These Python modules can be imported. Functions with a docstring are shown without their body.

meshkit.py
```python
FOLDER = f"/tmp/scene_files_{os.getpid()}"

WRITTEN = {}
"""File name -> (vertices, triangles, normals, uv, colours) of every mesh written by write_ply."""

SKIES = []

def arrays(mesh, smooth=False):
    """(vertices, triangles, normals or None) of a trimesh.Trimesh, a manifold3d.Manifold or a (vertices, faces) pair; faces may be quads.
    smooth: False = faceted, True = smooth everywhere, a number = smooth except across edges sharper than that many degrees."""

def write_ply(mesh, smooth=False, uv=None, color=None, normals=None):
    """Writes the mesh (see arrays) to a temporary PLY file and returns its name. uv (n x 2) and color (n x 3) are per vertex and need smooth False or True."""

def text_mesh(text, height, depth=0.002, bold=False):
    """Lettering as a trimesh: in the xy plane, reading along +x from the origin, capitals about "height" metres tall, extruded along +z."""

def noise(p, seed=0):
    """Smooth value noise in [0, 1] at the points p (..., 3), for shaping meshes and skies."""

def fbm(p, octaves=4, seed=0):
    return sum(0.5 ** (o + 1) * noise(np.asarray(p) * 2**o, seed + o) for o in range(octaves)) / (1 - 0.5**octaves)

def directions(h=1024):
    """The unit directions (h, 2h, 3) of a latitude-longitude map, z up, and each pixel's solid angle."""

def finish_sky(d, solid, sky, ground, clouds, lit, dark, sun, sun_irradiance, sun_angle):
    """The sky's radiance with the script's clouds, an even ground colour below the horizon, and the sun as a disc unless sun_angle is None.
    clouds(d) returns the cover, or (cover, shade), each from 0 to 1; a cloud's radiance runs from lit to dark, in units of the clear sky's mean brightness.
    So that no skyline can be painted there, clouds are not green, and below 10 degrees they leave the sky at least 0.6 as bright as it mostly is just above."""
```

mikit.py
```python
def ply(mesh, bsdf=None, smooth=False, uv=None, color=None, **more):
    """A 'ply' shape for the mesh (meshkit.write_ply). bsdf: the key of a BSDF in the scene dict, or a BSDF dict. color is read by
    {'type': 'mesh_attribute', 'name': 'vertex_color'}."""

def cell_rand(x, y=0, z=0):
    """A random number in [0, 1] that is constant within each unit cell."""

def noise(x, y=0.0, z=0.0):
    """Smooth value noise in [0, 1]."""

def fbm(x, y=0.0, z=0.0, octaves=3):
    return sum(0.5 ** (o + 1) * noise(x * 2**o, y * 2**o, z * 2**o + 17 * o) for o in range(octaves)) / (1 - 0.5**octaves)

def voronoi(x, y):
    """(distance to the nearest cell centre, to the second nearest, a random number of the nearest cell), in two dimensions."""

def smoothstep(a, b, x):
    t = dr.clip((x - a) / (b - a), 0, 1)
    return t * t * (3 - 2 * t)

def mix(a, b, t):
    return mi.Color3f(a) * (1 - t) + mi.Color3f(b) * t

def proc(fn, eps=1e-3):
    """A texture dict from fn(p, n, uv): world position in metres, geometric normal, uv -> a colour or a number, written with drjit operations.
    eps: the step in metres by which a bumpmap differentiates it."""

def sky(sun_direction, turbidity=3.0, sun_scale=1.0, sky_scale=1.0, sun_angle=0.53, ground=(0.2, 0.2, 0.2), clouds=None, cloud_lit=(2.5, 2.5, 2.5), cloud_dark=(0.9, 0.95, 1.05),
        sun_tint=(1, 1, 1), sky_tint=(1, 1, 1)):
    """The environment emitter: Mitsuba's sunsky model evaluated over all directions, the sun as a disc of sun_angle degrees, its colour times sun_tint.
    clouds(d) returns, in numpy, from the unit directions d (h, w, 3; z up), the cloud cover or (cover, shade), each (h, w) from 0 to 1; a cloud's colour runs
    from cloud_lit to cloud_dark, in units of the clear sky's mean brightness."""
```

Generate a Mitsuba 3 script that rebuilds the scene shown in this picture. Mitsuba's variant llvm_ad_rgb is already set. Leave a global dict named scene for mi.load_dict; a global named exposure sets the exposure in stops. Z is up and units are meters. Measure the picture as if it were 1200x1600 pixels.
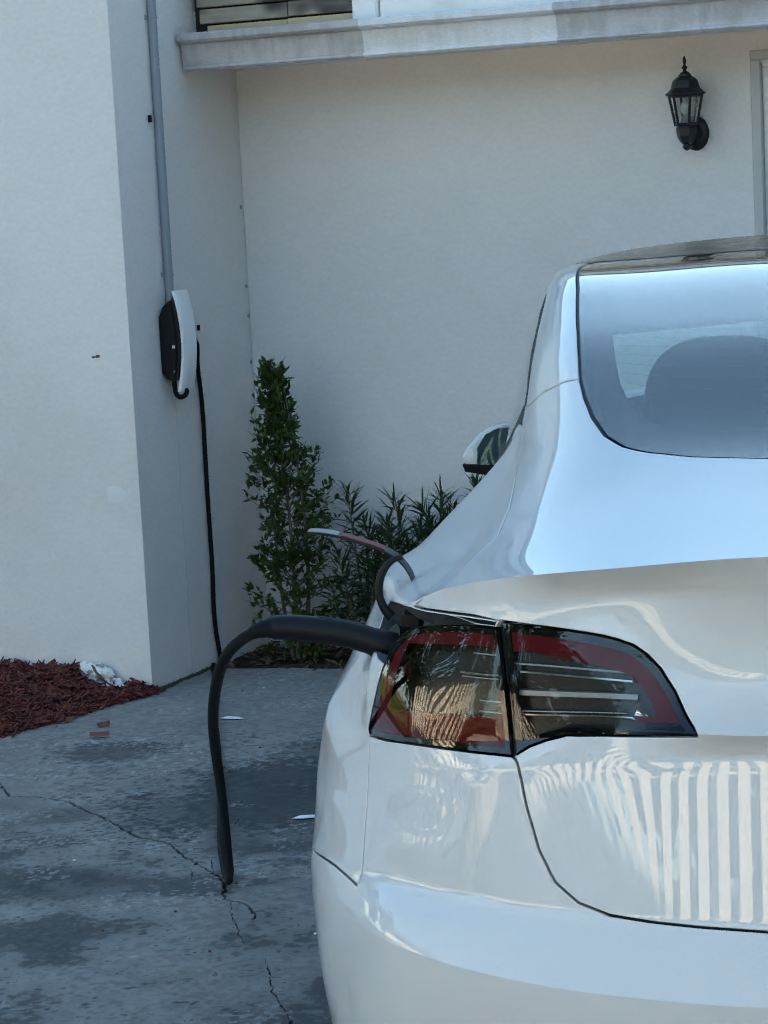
import math, random
import numpy as np, trimesh, shapely
from shapely.geometry import Polygon, LineString, Point
import mitsuba as mi, drjit as dr
import mikit, meshkit
from mikit import noise, fbm, voronoi, cell_rand, smoothstep, mix, proc

# ---------------------------------------------------------------- camera, sky, exposure
scene, labels = {}, {}
EYE = np.array([0, 0, 1.55])
PITCH, ROLL, FOCAL = math.radians(7.86), math.radians(2.95), 3559.0   # focal length in pixels of a 1200 x 1600 picture
_fw = np.array([0, math.cos(PITCH), -math.sin(PITCH)])
_up = np.cross([1.0, 0, 0], _fw) * math.cos(ROLL) + np.array([1.0, 0, 0]) * math.sin(ROLL)
scene['camera'] = {'type': 'perspective', 'fov': math.degrees(2 * math.atan(600 / FOCAL)), 'fov_axis': 'x', 'near_clip': 0.05, 'far_clip': 400.0,
                   'to_world': mi.ScalarTransform4f().look_at(origin=EYE.tolist(), target=(EYE + _fw).tolist(), up=_up.tolist())}
SUN_AZ, SUN_EL = math.radians(60), math.radians(27)     # right of straight ahead, behind the shade house added on that side
SUN = (math.sin(SUN_AZ) * math.cos(SUN_EL), math.cos(SUN_AZ) * math.cos(SUN_EL), math.sin(SUN_EL))
def cloud_cover(d):
    "thin broken cloud low in the sky"
    n = meshkit.fbm(d * [3.1, 3.1, 7.0] + [4.2, 1.7, 0.3], 5, seed=3)
    low = np.clip((0.62 - d[..., 2]) / 0.5, 0, 1)
    return np.clip((n - 0.60) * 4.5, 0, 1) * low * 0.8
scene['sky'] = mikit.sky(SUN, turbidity=2, sun_tint=(1.0, 1.0, 1.0), sky_tint=(1.04, 1.0, 0.87), clouds=cloud_cover, cloud_lit=(1.9, 1.95, 2.05), cloud_dark=(1.1, 1.15, 1.25))
exposure = 4.15

# ---------------------------------------------------------------- frames: the house's and the car's
HOUSE0 = np.array([-0.818, 7.608, -0.079])                 # foot of the wall corner that sticks out
YAW = math.radians(22.5)
WD, WN = np.array([math.cos(YAW), -math.sin(YAW), 0]), np.array([math.sin(YAW), math.cos(YAW), 0])   # along the house, into the house
BACK = 0.933                                            # how far the entrance wall stands back
def house(p):
    p = np.asarray(p, float)
    return HOUSE0 + p[..., 0:1] * WD + p[..., 1:2] * WN + p[..., 2:3] * np.array([0, 0, 1.0])
def to_house(p):
    q = np.asarray(p, float) - HOUSE0
    return np.stack([q @ WD, q @ WN, q[..., 2]], -1)
HEAD = math.radians(9.3)
CF, CL = np.array([math.sin(HEAD), math.cos(HEAD), 0]), np.array([math.cos(HEAD), -math.sin(HEAD), 0])
CAR0 = np.array([0.697, 2.662, 0.0])
def car(p):
    p = np.asarray(p, float)
    return CAR0 + p[..., 0:1] * CL + p[..., 1:2] * CF + p[..., 2:3] * np.array([0, 0, 1.0])
def ground_z(y):
    "the drive falls a little towards the house"
    return -np.maximum(0, np.asarray(y, float) - 2.5) * 0.0155

# ---------------------------------------------------------------- materials
def two(b): return {'type': 'twosided', 'bsdf': b}
def rgb(*c): return {'type': 'rgb', 'value': list(c)}
def paint(key, c, rough=0.45, spec=0.5, **k):
    scene[key] = two({'type': 'principled', 'base_color': c if isinstance(c, dict) else rgb(*c), 'roughness': rough, 'specular': spec, **k})
def stucco_color(p, n, uv):
    big = fbm(p.x * 1.1 + 3, p.y * 1.1, p.z * 0.9, octaves=3)
    grime = smoothstep(0.50, 0.72, fbm(p.x * 2.3, p.y * 2.3 + 9, p.z * 1.5, octaves=4))
    fine = fbm(p.x * 90, p.y * 90, p.z * 90, octaves=2)
    c = mix([0.585, 0.57, 0.545], [0.69, 0.675, 0.65], big)
    c = mix(c, [0.55, 0.53, 0.49], grime * 0.35)
    return c * (0.94 + 0.12 * fine)
def stucco_relief(p, n, uv):
    return fbm(p.x * 120, p.y * 120, p.z * 120, octaves=2) * 0.0011 + fbm(p.x * 9, p.y * 9, p.z * 7, octaves=3) * 0.006
scene['stucco'] = two({'type': 'bumpmap', 'arbitrary': proc(stucco_relief, eps=0.0015), 'scale': 1.0,
                       'bsdf': {'type': 'principled', 'base_color': proc(stucco_color), 'roughness': 0.75, 'specular': 0.3}})
def blot(p, x, y, rx, ry, wob):
    "a stain with a ragged outline round (x, y)"
    return smoothstep(1.30, 0.40, dr.sqrt(dr.square((p.x - x) / rx) + dr.square((p.y - y) / ry)) + wob)
def concrete_color(p, n, uv):
    grain = fbm(p.x * 55, p.y * 55, 3.0, octaves=3)
    mott = fbm(p.x * 6.5, p.y * 6.5, 7.0, octaves=4)
    wide = fbm(p.x * 1.3 + 5, p.y * 1.3, 1.0, octaves=3)
    wob = (mott - 0.5) * 1.5 + (grain - 0.5) * 0.9
    c = mix([0.205, 0.195, 0.18], [0.30, 0.285, 0.262], wide)
    mild = smoothstep(0.44, 0.60, mott * 0.50 + grain * 0.32 + wide * 0.20)
    c = mix(c, [0.52, 0.495, 0.455], smoothstep(1.2, 0.6, p.y))                 # paler towards the road, out of view: lightened to bounce sun onto the walls
    near = smoothstep(6.6, 5.6, p.y) * smoothstep(0.6, 1.4, p.y)                                    # mildew grows on the drive's middle
    c = mix(c, [0.064, 0.062, 0.060], mild * (0.12 + 0.72 * near))
    st = dr.maximum(blot(p, -0.30, 6.12, 0.42, 0.52, wob), blot(p, -0.86, 6.72, 0.20, 0.13, wob) * 0.75)
    st = dr.maximum(st, blot(p, -0.80, 5.30, 0.16, 0.13, wob) * 0.7)
    st = dr.maximum(st, blot(p, -0.10, 6.55, 0.30, 0.25, wob) * 0.8)
    c = mix(c, [0.045, 0.048, 0.05], st * 0.85)
    speck = smoothstep(0.70, 0.78, grain) * smoothstep(0.5, 0.7, noise(p.x * 23, p.y * 23, 2))
    c = mix(c, [0.06, 0.06, 0.06], speck * 0.7)
    pale = smoothstep(0.68, 0.76, noise(p.x * 85 + 3, p.y * 85, 8)) * smoothstep(0.55, 0.75, noise(p.x * 7, p.y * 7, 4))
    c = mix(c, [0.55, 0.54, 0.52], pale * 0.25)
    return c * (0.48 + 0.66 * grain)
def concrete_relief(p, n, uv):
    return fbm(p.x * 60, p.y * 60, 3.0, octaves=3) * 0.0035 + fbm(p.x * 5, p.y * 5, 1.0, octaves=2) * 0.01
scene['concrete'] = two({'type': 'bumpmap', 'arbitrary': proc(concrete_relief, eps=0.003), 'scale': 1.0,
                         'bsdf': {'type': 'principled', 'base_color': proc(concrete_color), 'roughness': 0.8, 'specular': 0.25}})
def soil_color(p, n, uv):
    g = fbm(p.x * 30, p.y * 30, p.z * 30, octaves=3)
    return mix([0.018, 0.015, 0.012], [0.075, 0.06, 0.045], g)
scene['soil'] = two({'type': 'diffuse', 'reflectance': proc(soil_color)})
def lawn_color(p, n, uv):
    g = fbm(p.x * 9, p.y * 9, 1.0, octaves=4)
    return mix([0.05, 0.075, 0.02], [0.11, 0.13, 0.045], g)
scene['lawn_green'] = two({'type': 'diffuse', 'reflectance': proc(lawn_color)})
def aged_metal(tone, dirt, seed):
    def f(p, n, uv):
        # rain-washed dirt that lies in streaks down the face, and chalky patches
        s = fbm(p.x * 42 + seed, p.y * 42, p.z * 5, octaves=3)
        b = fbm(p.x * 4 + seed, p.y * 4, p.z * 14, octaves=3)
        return mix(tone, dirt, smoothstep(0.4, 0.75, 0.55 * s + 0.55 * b)) * (0.92 + 0.16 * fbm(p.x * 200, p.y * 200, p.z * 200, octaves=1))
    return f
for k, (tone, dirt, seed) in {'gutter_dirty': ((.42, .41, .40), (.31, .30, .29), 1), 'gutter_clean': ((.64, .65, .66), (.54, .54, .53), 5), 'gutter_worn': ((.46, .47, .49), (.37, .37, .37), 9)}.items():
    paint(k, proc(aged_metal(tone, dirt, seed)), 0.45)
def old_wood(p, n, uv):
    g = fbm(p.x * 6, p.y * 6, p.z * 90, octaves=4)
    b = fbm(p.x * 5, p.y * 5, p.z * 8, octaves=3)
    c = mix([0.25, 0.22, 0.175], [0.40, 0.36, 0.29], g)
    return mix(c, [0.06, 0.055, 0.05], smoothstep(0.55, 0.75, b))
paint('old_wood', proc(old_wood), 0.8)
def chalky(p, n, uv):
    g = fbm(p.x * 5, p.y * 5, p.z * 11, octaves=4)
    return mix([0.80, 0.80, 0.79], [0.62, 0.61, 0.58], smoothstep(0.5, 0.75, g))
paint('chalky_white', proc(chalky), 0.6)
paint('brass_trim', (0.44, 0.36, 0.22), 0.45)
paint('door_white', (0.74, 0.73, 0.70), 0.4)
paint('frame_gray', (0.42, 0.42, 0.41), 0.5)
paint('roof_tile', (0.28, 0.22, 0.18), 0.8)
paint('conduit_gray', (0.22, 0.25, 0.28), 0.45)
paint('black_plastic', (0.007, 0.008, 0.010), 0.45, 0.2)
paint('cable_black', (0.006, 0.008, 0.009), 0.6, 0.1)
paint('charger_glass', (0.74, 0.75, 0.76), 0.12, clearcoat=0.6)
paint('label_white', (0.62, 0.56, 0.56), 0.5)
paint('lantern_metal', (0.008, 0.010, 0.013), 0.45, 0.4)
paint('bulb_glass', (0.62, 0.60, 0.55), 0.15)
paint('socket_gray', (0.25, 0.25, 0.24), 0.5)
scene['pane'] = {'type': 'thindielectric', 'int_ior': 1.5, 'specular_transmittance': rgb(0.80, 0.82, 0.80)}
# the car
def dusty_white(p, n, uv):
    "white paint with specks of road dust"
    s = smoothstep(0.70, 0.82, noise(p.x * 520, p.y * 520, p.z * 520)) * smoothstep(0.35, 0.7, fbm(p.x * 9, p.y * 9, p.z * 9, octaves=3))
    return mix([0.61, 0.608, 0.592], [0.42, 0.41, 0.38], s * 0.18)
scene['car_paint'] = two({'type': 'plastic', 'diffuse_reflectance': proc(dusty_white), 'int_ior': 1.6, 'nonlinear': False})
scene['rear_glass'] = {'type': 'thindielectric', 'int_ior': 1.38, 'specular_transmittance': rgb(0.66, 0.82, 0.80)}
scene['side_glass'] = {'type': 'thindielectric', 'int_ior': 1.28, 'specular_transmittance': rgb(0.10, 0.115, 0.105)}
scene['front_glass'] = {'type': 'thindielectric', 'int_ior': 1.52, 'specular_transmittance': rgb(0.80, 0.86, 0.82)}
scene['lamp_lens'] = {'type': 'thindielectric', 'int_ior': 1.28, 'specular_transmittance': rgb(0.80, 0.80, 0.80)}
scene['gloss_black'] = two({'type': 'plastic', 'diffuse_reflectance': rgb(0.006, 0.006, 0.007), 'int_ior': 1.5})
def dusty_black(p, n, uv):
    d = smoothstep(0.45, 0.75, fbm(p.x * 30, p.y * 30, p.z * 30, octaves=4))
    return mix([0.05, 0.046, 0.04], [0.12, 0.11, 0.095], d)
scene['roof_glass'] = two({'type': 'roughplastic', 'diffuse_reflectance': proc(dusty_black), 'int_ior': 1.5, 'alpha': 0.06})
scene['frit_black'] = two({'type': 'diffuse', 'reflectance': rgb(0.010, 0.011, 0.014)})
paint('rubber', (0.010, 0.010, 0.011), 0.6)
paint('shell_dark', (0.015, 0.015, 0.015), 0.8)
paint('lamp_red', (0.10, 0.001, 0.005), 0.4, 0.1)
paint('lamp_smoke', (0.012, 0.013, 0.012), 0.25)
paint('chrome', (0.72, 0.73, 0.72), 0.12, metallic=1.0)
paint('lamp_gray', (0.34, 0.36, 0.36), 0.3, metallic=0.6)
paint('flap_gray', (0.13, 0.13, 0.135), 0.4)
paint('port_gray', (0.10, 0.105, 0.11), 0.35)
paint('seat_black', (0.016, 0.017, 0.018), 0.6)
paint('cabin_gray', (0.06, 0.06, 0.062), 0.7)
paint('heater_brown', (0.05, 0.045, 0.04), 0.6)
paint('mirror_glass', (0.05, 0.085, 0.09), 0.03, metallic=1.0)
paint('tyre_black', (0.015, 0.015, 0.015), 0.75)
paint('rim_gray', (0.16, 0.165, 0.17), 0.3, metallic=0.8)
# growing and loose things
def leaf_bsdf(key, c1, c2, seed):
    def f(p, n, uv):
        return mix(c1, c2, noise(p.x * 26 + seed, p.y * 26, p.z * 26)) * (0.8 + 0.4 * cell_rand(p.x * 40, p.y * 40, p.z * 40))
    scene[key] = {'type': 'principledthin', 'base_color': proc(f), 'roughness': 0.38, 'diff_trans': 0.5, 'eta': 1.45}
leaf_bsdf('shrub_leaf', [0.024, 0.050, 0.014], [0.075, 0.12, 0.034], 1)
leaf_bsdf('strap_leaf', [0.020, 0.042, 0.020], [0.05, 0.085, 0.038], 5)
leaf_bsdf('tree_leaf', [0.014, 0.026, 0.009], [0.036, 0.055, 0.018], 9)
paint('stem_brown', (0.10, 0.085, 0.065), 0.8)
def chip_color(p, n, uv):
    r = cell_rand(dr.floor(p.x * 34), dr.floor(p.y * 34), dr.floor(p.z * 50))
    g = fbm(p.x * 150, p.y * 150, p.z * 150, octaves=2)
    return mix([0.055, 0.010, 0.008], [0.16, 0.036, 0.026], r) * (0.5 + g)
paint('mulch_red', proc(chip_color), 0.8)
paint('chip_brown', (0.14, 0.06, 0.042), 0.8)
def rubble(p, n, uv):
    return mix([0.72, 0.71, 0.69], [0.22, 0.19, 0.16], smoothstep(0.48, 0.68, fbm(p.x * 38, p.y * 38, p.z * 38, octaves=4)))
paint('rubble_white', proc(rubble), 0.85)
paint('flake_white', (0.72, 0.73, 0.73), 0.6)
paint('bounce_paving', (0.55, 0.525, 0.48), 0.8)
paint('siding_brown', (0.20, 0.16, 0.12), 0.8)
paint('picket_white', (0.80, 0.79, 0.77), 0.5)
paint('filler', (0.66, 0.655, 0.64), 0.7)
paint('litter', (0.075, 0.055, 0.035), 0.8)
paint('moss', (0.035, 0.04, 0.022), 0.9)

# ---------------------------------------------------------------- helpers
def num(name):
    "the key itself, or with the next free three-digit number"
    used = lambda k: k in scene or k in labels or any(s.startswith(k + '__') for s in scene)
    if not used(name): return name
    i = 1
    while used('%s_%03d' % (name, i)): i += 1
    return '%s_%03d' % (name, i)
def say(key, label=None, category=None, group=None, kind=None):
    labels[key] = {k: v for k, v in dict(label=label, category=category, group=group, kind=kind).items() if v}
    return key
def put(name, mesh, bsdf, parent=None, smooth=False, label=None, kind=None, frame=None):
    "one mesh as one entry of the scene"
    key = num(name if parent is None else parent + '__' + name)
    if isinstance(mesh, (list, tuple)) and len(mesh) and isinstance(mesh[0], trimesh.Trimesh):
        mesh = trimesh.util.concatenate(mesh)
    if frame is not None:
        mesh = trimesh.Trimesh(frame(mesh.vertices), mesh.faces, process=False)
    scene[key] = mikit.ply(mesh, bsdf, smooth=smooth)
    if label or kind: say(key, label, None, None, kind)
    return key
def put_n(name, vfn, bsdf, parent=None, frame=None, turn=None, label=None):
    "the same for a mesh that comes with its own normals"
    v, f, n = vfn
    if frame is not None:
        o = frame(np.zeros(3))
        n = frame(n) - o; v = frame(v)
    key = num(name if parent is None else parent + '__' + name)
    scene[key] = {'type': 'ply', 'filename': meshkit.write_ply((v, f), True, normals=n), 'face_normals': False, 'bsdf': {'type': 'ref', 'id': bsdf}}
    if label: say(key, label)
    return key
def box(lo, hi, bevel=0.0):
    lo, hi = np.asarray(lo, float), np.asarray(hi, float)
    if bevel <= 0:
        m = trimesh.creation.box(hi - lo); m.apply_translation((lo + hi) / 2); return m
    pts = []
    for sx in (0, 1):
        for sy in (0, 1):
            for sz in (0, 1):
                c = np.where([sx, sy, sz], hi, lo); s = np.where([sx, sy, sz], -1, 1)
                for k in range(3):
                    off = s * bevel; off[k] = 0; pts.append(c + off)
    return trimesh.Trimesh(pts, process=False).convex_hull
def prism(poly, h, axis='z', base=0.0):
    "a plan outline raised by h; axis names the direction that it is raised in"
    m = trimesh.creation.extrude_polygon(poly if isinstance(poly, Polygon) else Polygon(poly), h, engine='earcut')
    v = m.vertices.copy(); v[:, 2] += base
    if axis == 'x': v = v[:, [2, 0, 1]]
    if axis == 'y': v = np.stack([v[:, 0], v[:, 2], v[:, 1]], 1); return trimesh.Trimesh(v, m.faces[:, ::-1], process=False)
    return trimesh.Trimesh(v, m.faces, process=False)
def spline(pts, n):
    from scipy.interpolate import CubicSpline
    pts = np.asarray(pts, float)
    d = np.concatenate([[0], np.cumsum(np.linalg.norm(np.diff(pts[:, :3], axis=0), axis=1) + 1e-9)])
    return CubicSpline(d, pts, axis=0)(np.linspace(0, d[-1], n))
def tube(path, radius, sides=12, caps=True, squash=None):
    "a round rod along a path; radius a number or one per point"
    P = np.asarray(path, float); r = np.broadcast_to(radius, len(P))
    T = np.gradient(P, axis=0); T /= np.linalg.norm(T, axis=1, keepdims=True)
    u = np.cross(T[0], [0, 0, 1.0]); u = u if np.linalg.norm(u) > 1e-3 else np.cross(T[0], [1.0, 0, 0]); u /= np.linalg.norm(u)
    a = np.linspace(0, 2 * np.pi, sides, endpoint=False); V = []
    for p, t, rr in zip(P, T, r):
        u = u - t * (u @ t); u /= np.linalg.norm(u); w = np.cross(t, u)
        s = 1.0 if squash is None else squash
        V.append(p + rr * (np.cos(a)[:, None] * u + s * np.sin(a)[:, None] * w))
    n = len(P); V = np.concatenate(V); F = []
    for i in range(n - 1):
        for k in range(sides):
            a0, a1 = i * sides + k, i * sides + (k + 1) % sides
            F += [[a0, a1, a1 + sides], [a0, a1 + sides, a0 + sides]]
    if caps:
        V = np.vstack([V, P[:1], P[-1:]])
        for k in range(sides):
            F += [[n * sides, (k + 1) % sides, k], [n * sides + 1, (n - 1) * sides + k, (n - 1) * sides + (k + 1) % sides]]
    return trimesh.Trimesh(V, F, process=False)
def lathe(profile, sides=32, around=(0, 0), turn=0.0):
    "profile: (radius, height) pairs from below to above"
    pr = np.asarray(profile, float); a = np.linspace(0, 2 * np.pi, sides, endpoint=False) + turn
    V = np.concatenate([np.stack([around[0] + r * np.cos(a), around[1] + r * np.sin(a), np.full(sides, z)], 1) for r, z in pr])
    F = []
    for i in range(len(pr) - 1):
        for k in range(sides):
            a0, a1 = i * sides + k, i * sides + (k + 1) % sides
            F += [[a0, a1, a1 + sides], [a0, a1 + sides, a0 + sides]]
    n = len(pr); V = np.vstack([V, [[around[0], around[1], pr[0, 1]], [around[0], around[1], pr[-1, 1]]]])
    for k in range(sides):
        F += [[n * sides, (k + 1) % sides, k], [n * sides + 1, (n - 1) * sides + k, (n - 1) * sides + (k + 1) % sides]]
    return trimesh.Trimesh(V, F, process=False)
def lumpy(size, seed, amount=0.25, sub=3, freq=3.0):
    m = trimesh.creation.icosphere(subdivisions=sub)
    v = m.vertices * (1 + amount * 2 * (meshkit.fbm(m.vertices * freq + seed * 7.3, 3, seed) - 0.5)[:, None])
    return trimesh.Trimesh(v * np.asarray(size), m.faces, process=False)

# ---------------------------------------------------------------- the house
H = 'house'
say(H, 'white stucco house with a gutter over its recessed entrance wall', 'house')
def hm(name, m, bsdf, parent=H, smooth=False, label=None, kind=None): return put(name, m, bsdf, parent, smooth=smooth, frame=house, label=label, kind=kind)
def mound(w_, n_): return 0
low = -0.45
hm('wall', prism([(-7.5, 0), (0, 0), (0, .30), (-7.5, .30)], 3.2, base=low), 'stucco', label='pale stucco wall face left of the wall box corner')
hm('wall', prism([(-.30, .302), (0, .302), (0, BACK + .3), (-.30, BACK + .3)], 3.2, base=low), 'stucco', label='shaded stucco return wall carrying the wall box')
DW0, DW1, DZ = 1.930, 2.86, 2.005
hm('wall', prism([(.002, BACK), (DW0, BACK), (DW0, BACK + .25), (.002, BACK + .25)], 3.0, base=low), 'stucco', label='recessed stucco entrance wall behind the shrubs')
hm('wall', prism([(DW1, BACK), (10, BACK), (10, BACK + .25), (DW1, BACK + .25)], 3.0, base=low), 'stucco')
hm('wall', box((DW0 + .001, BACK, DZ), (DW1 - .001, BACK + .25, 2.55)), 'stucco')
# the door at the right edge of the picture
fr = hm('door_frame', [box((DW0 - .022, BACK - .016, -.2), (DW0 + .012, BACK + .10, DZ + .012), .003), box((DW0 - .022, BACK - .016, DZ + .0125), (DW1 + .022, BACK + .10, DZ + .045), .003), box((DW1 - .012, BACK - .016, -.2), (DW1 + .022, BACK + .10, DZ + .012), .003)], 'frame_gray')
hm('stop', [box((DW0 + .0125, BACK + .012, -.2), (DW0 + .034, BACK + .06, DZ - .012), .002), box((DW0 + .0125, BACK + .012, DZ - .0115), (DW1 - .0125, BACK + .06, DZ + .012), .002)], 'door_white', fr)
dr_ = hm('front_door', box((DW0 + .036, BACK + .022, -.14), (DW1 - .014, BACK + .058, DZ - .014), .002), 'door_white')
for k, (za, zb) in enumerate(((.1, .75), (.95, 1.82))):
    for wa in (.14, .52):
        hm('panel', box((DW0 + wa, BACK + .014, za), (DW0 + wa + .28, BACK + .024, zb), .004), 'door_white', dr_)
hm('handle', trimesh.util.concatenate([lathe([(.012, 0), (.012, .04), (.028, .045), (.028, .07), (.01, .08)], 20).apply_transform(trimesh.transformations.rotation_matrix(math.pi / 2, [1, 0, 0])).apply_translation((DW1 - .09, BACK + .022, .95))]), 'brass_trim', dr_)
# gutter: three lengths, a box profile with a rolled lip, its end cap against the return wall
GN = 0.483
def gutter_profile(d=0.0):
    "(into the house, up): front face leaning out to the lip, flat bottom with a drip bead"
    return [(.050, 2.104), (.036, 2.097), (.020, 2.097), (.012, 2.104), (.013, 2.112), (.024, 2.116), (.020, 2.150), (.010, 2.186), (-.014, 2.192), (-.022, 2.200), (-.022, 2.218), (-.014, 2.2245), (-.004, 2.2245), (-.004, 2.204), (.014, 2.194), (.024, 2.156), (.030, 2.118), (.036, 2.108), (.108, 2.108), (.108, 2.215), (.112, 2.215), (.112, 2.104)]
def gutter_run(w0, w1):
    pr = Polygon([(n + GN, z) for n, z in gutter_profile()])
    return prism(pr, w1 - w0, axis='x', base=w0)
gk = hm('gutter', gutter_run(.012, .690), 'gutter_dirty', smooth=25, label='grimy left length of the gutter')
cap_ = prism(Polygon([(.008 + GN, 2.188), (.020 + GN, 2.100), (.112 + GN, 2.103), (.112 + GN, 2.216), (-.020 + GN, 2.2225), (-.020 + GN, 2.198)]), .003, axis='x', base=.0085)
hm('end_cap', cap_, 'gutter_dirty', gk)
for ww in (.030, .100):
    hm('screw', lathe([(.006, 0), (.006, .004), (.003, .006)], 12).apply_transform(trimesh.transformations.rotation_matrix(math.pi / 2, [1, 0, 0])).apply_translation((ww, GN - .022, 2.210)), 'gutter_worn', gk)
hm('gutter', gutter_run(.6905, 1.372), 'gutter_clean', smooth=25, label='cleaner middle length of the gutter')
hm('gutter', gutter_run(1.3725, 5.0), 'gutter_worn', smooth=25, label='streaked right length of the gutter')
# fascia behind and above the gutter: weathered boards, then white boarding
FN = GN + .125
def board(a, b, z0, z1, n0=FN, t=.02, bev=.002): return box((a, n0, z0), (b, n0 + t, z1), bev)
hm('fascia_board', board(.030, .368, 2.262, 2.312), 'old_wood', label='weathered fascia board at the left end')
hm('fascia_board', board(.371, .620, 2.264, 2.314), 'old_wood', label='weathered fascia board right of the joint')
hm('fascia_board', board(.026, .368, 2.318, 2.40, FN - .012), 'old_wood')
hm('fascia_board', board(.371, .620, 2.320, 2.40, FN - .012), 'old_wood')
hm('trim_strip', [board(.060, .3685, 2.222, 2.254, FN - .004), board(.3705, .620, 2.224, 2.2565, FN - .006)], 'brass_trim')
hm('backing_board', board(-.002, 5.0, 2.17, 2.42, FN + .03), 'shell_dark')
hm('rafter_end', board(.624, .716, 2.222, 2.40, FN - .035, .06, .006), 'chalky_white', label='chalky rafter end between bare wood and white boarding')
for k in range(4):
    a = .722 + k * 1.05
    hm('white_board', board(a, a + 1.047, 2.222, 2.42, FN - .02), 'chalky_white')
hm('soffit', box((.003, FN - .012, 2.116), (5.0, BACK - .002, 2.128)), 'gutter_clean')
# roofs
hm('roof', prism([(FN - .06, 2.425), (5.0, 3.30), (10.0, 2.5), (10.0, 2.4), (5.0, 3.18), (FN - .06, 2.40)], 10.0, axis='x', base=.0), 'roof_tile', label='low roof over the entrance wall')
hm('roof', prism([(-.14, 2.80), (5.0, 3.40), (10.0, 2.7), (10.0, 2.6), (5.0, 3.28), (-.14, 2.72)], 7.8, axis='x', base=-7.802), 'roof_tile')
hm('gable', prism([(FN + .5, -.3), (FN + .5, 2.40), (5.0, 3.10), (9.8, 2.3), (9.8, -.3)], .2, axis='x', base=9.78), 'stucco')
hm('gable', prism([(0.31, -.3), (0.31, 2.7), (5.0, 3.20), (9.8, 2.5), (9.8, -.3)], .2, axis='x', base=-7.49), 'stucco')
hm('gable', prism([(BACK + .31, 2.76), (BACK + .31, 2.84), (5.0, 3.25), (9.8, 2.6), (9.8, -.3), (BACK + .31, -.3)], .2, axis='x', base=-.21), 'stucco')
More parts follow.
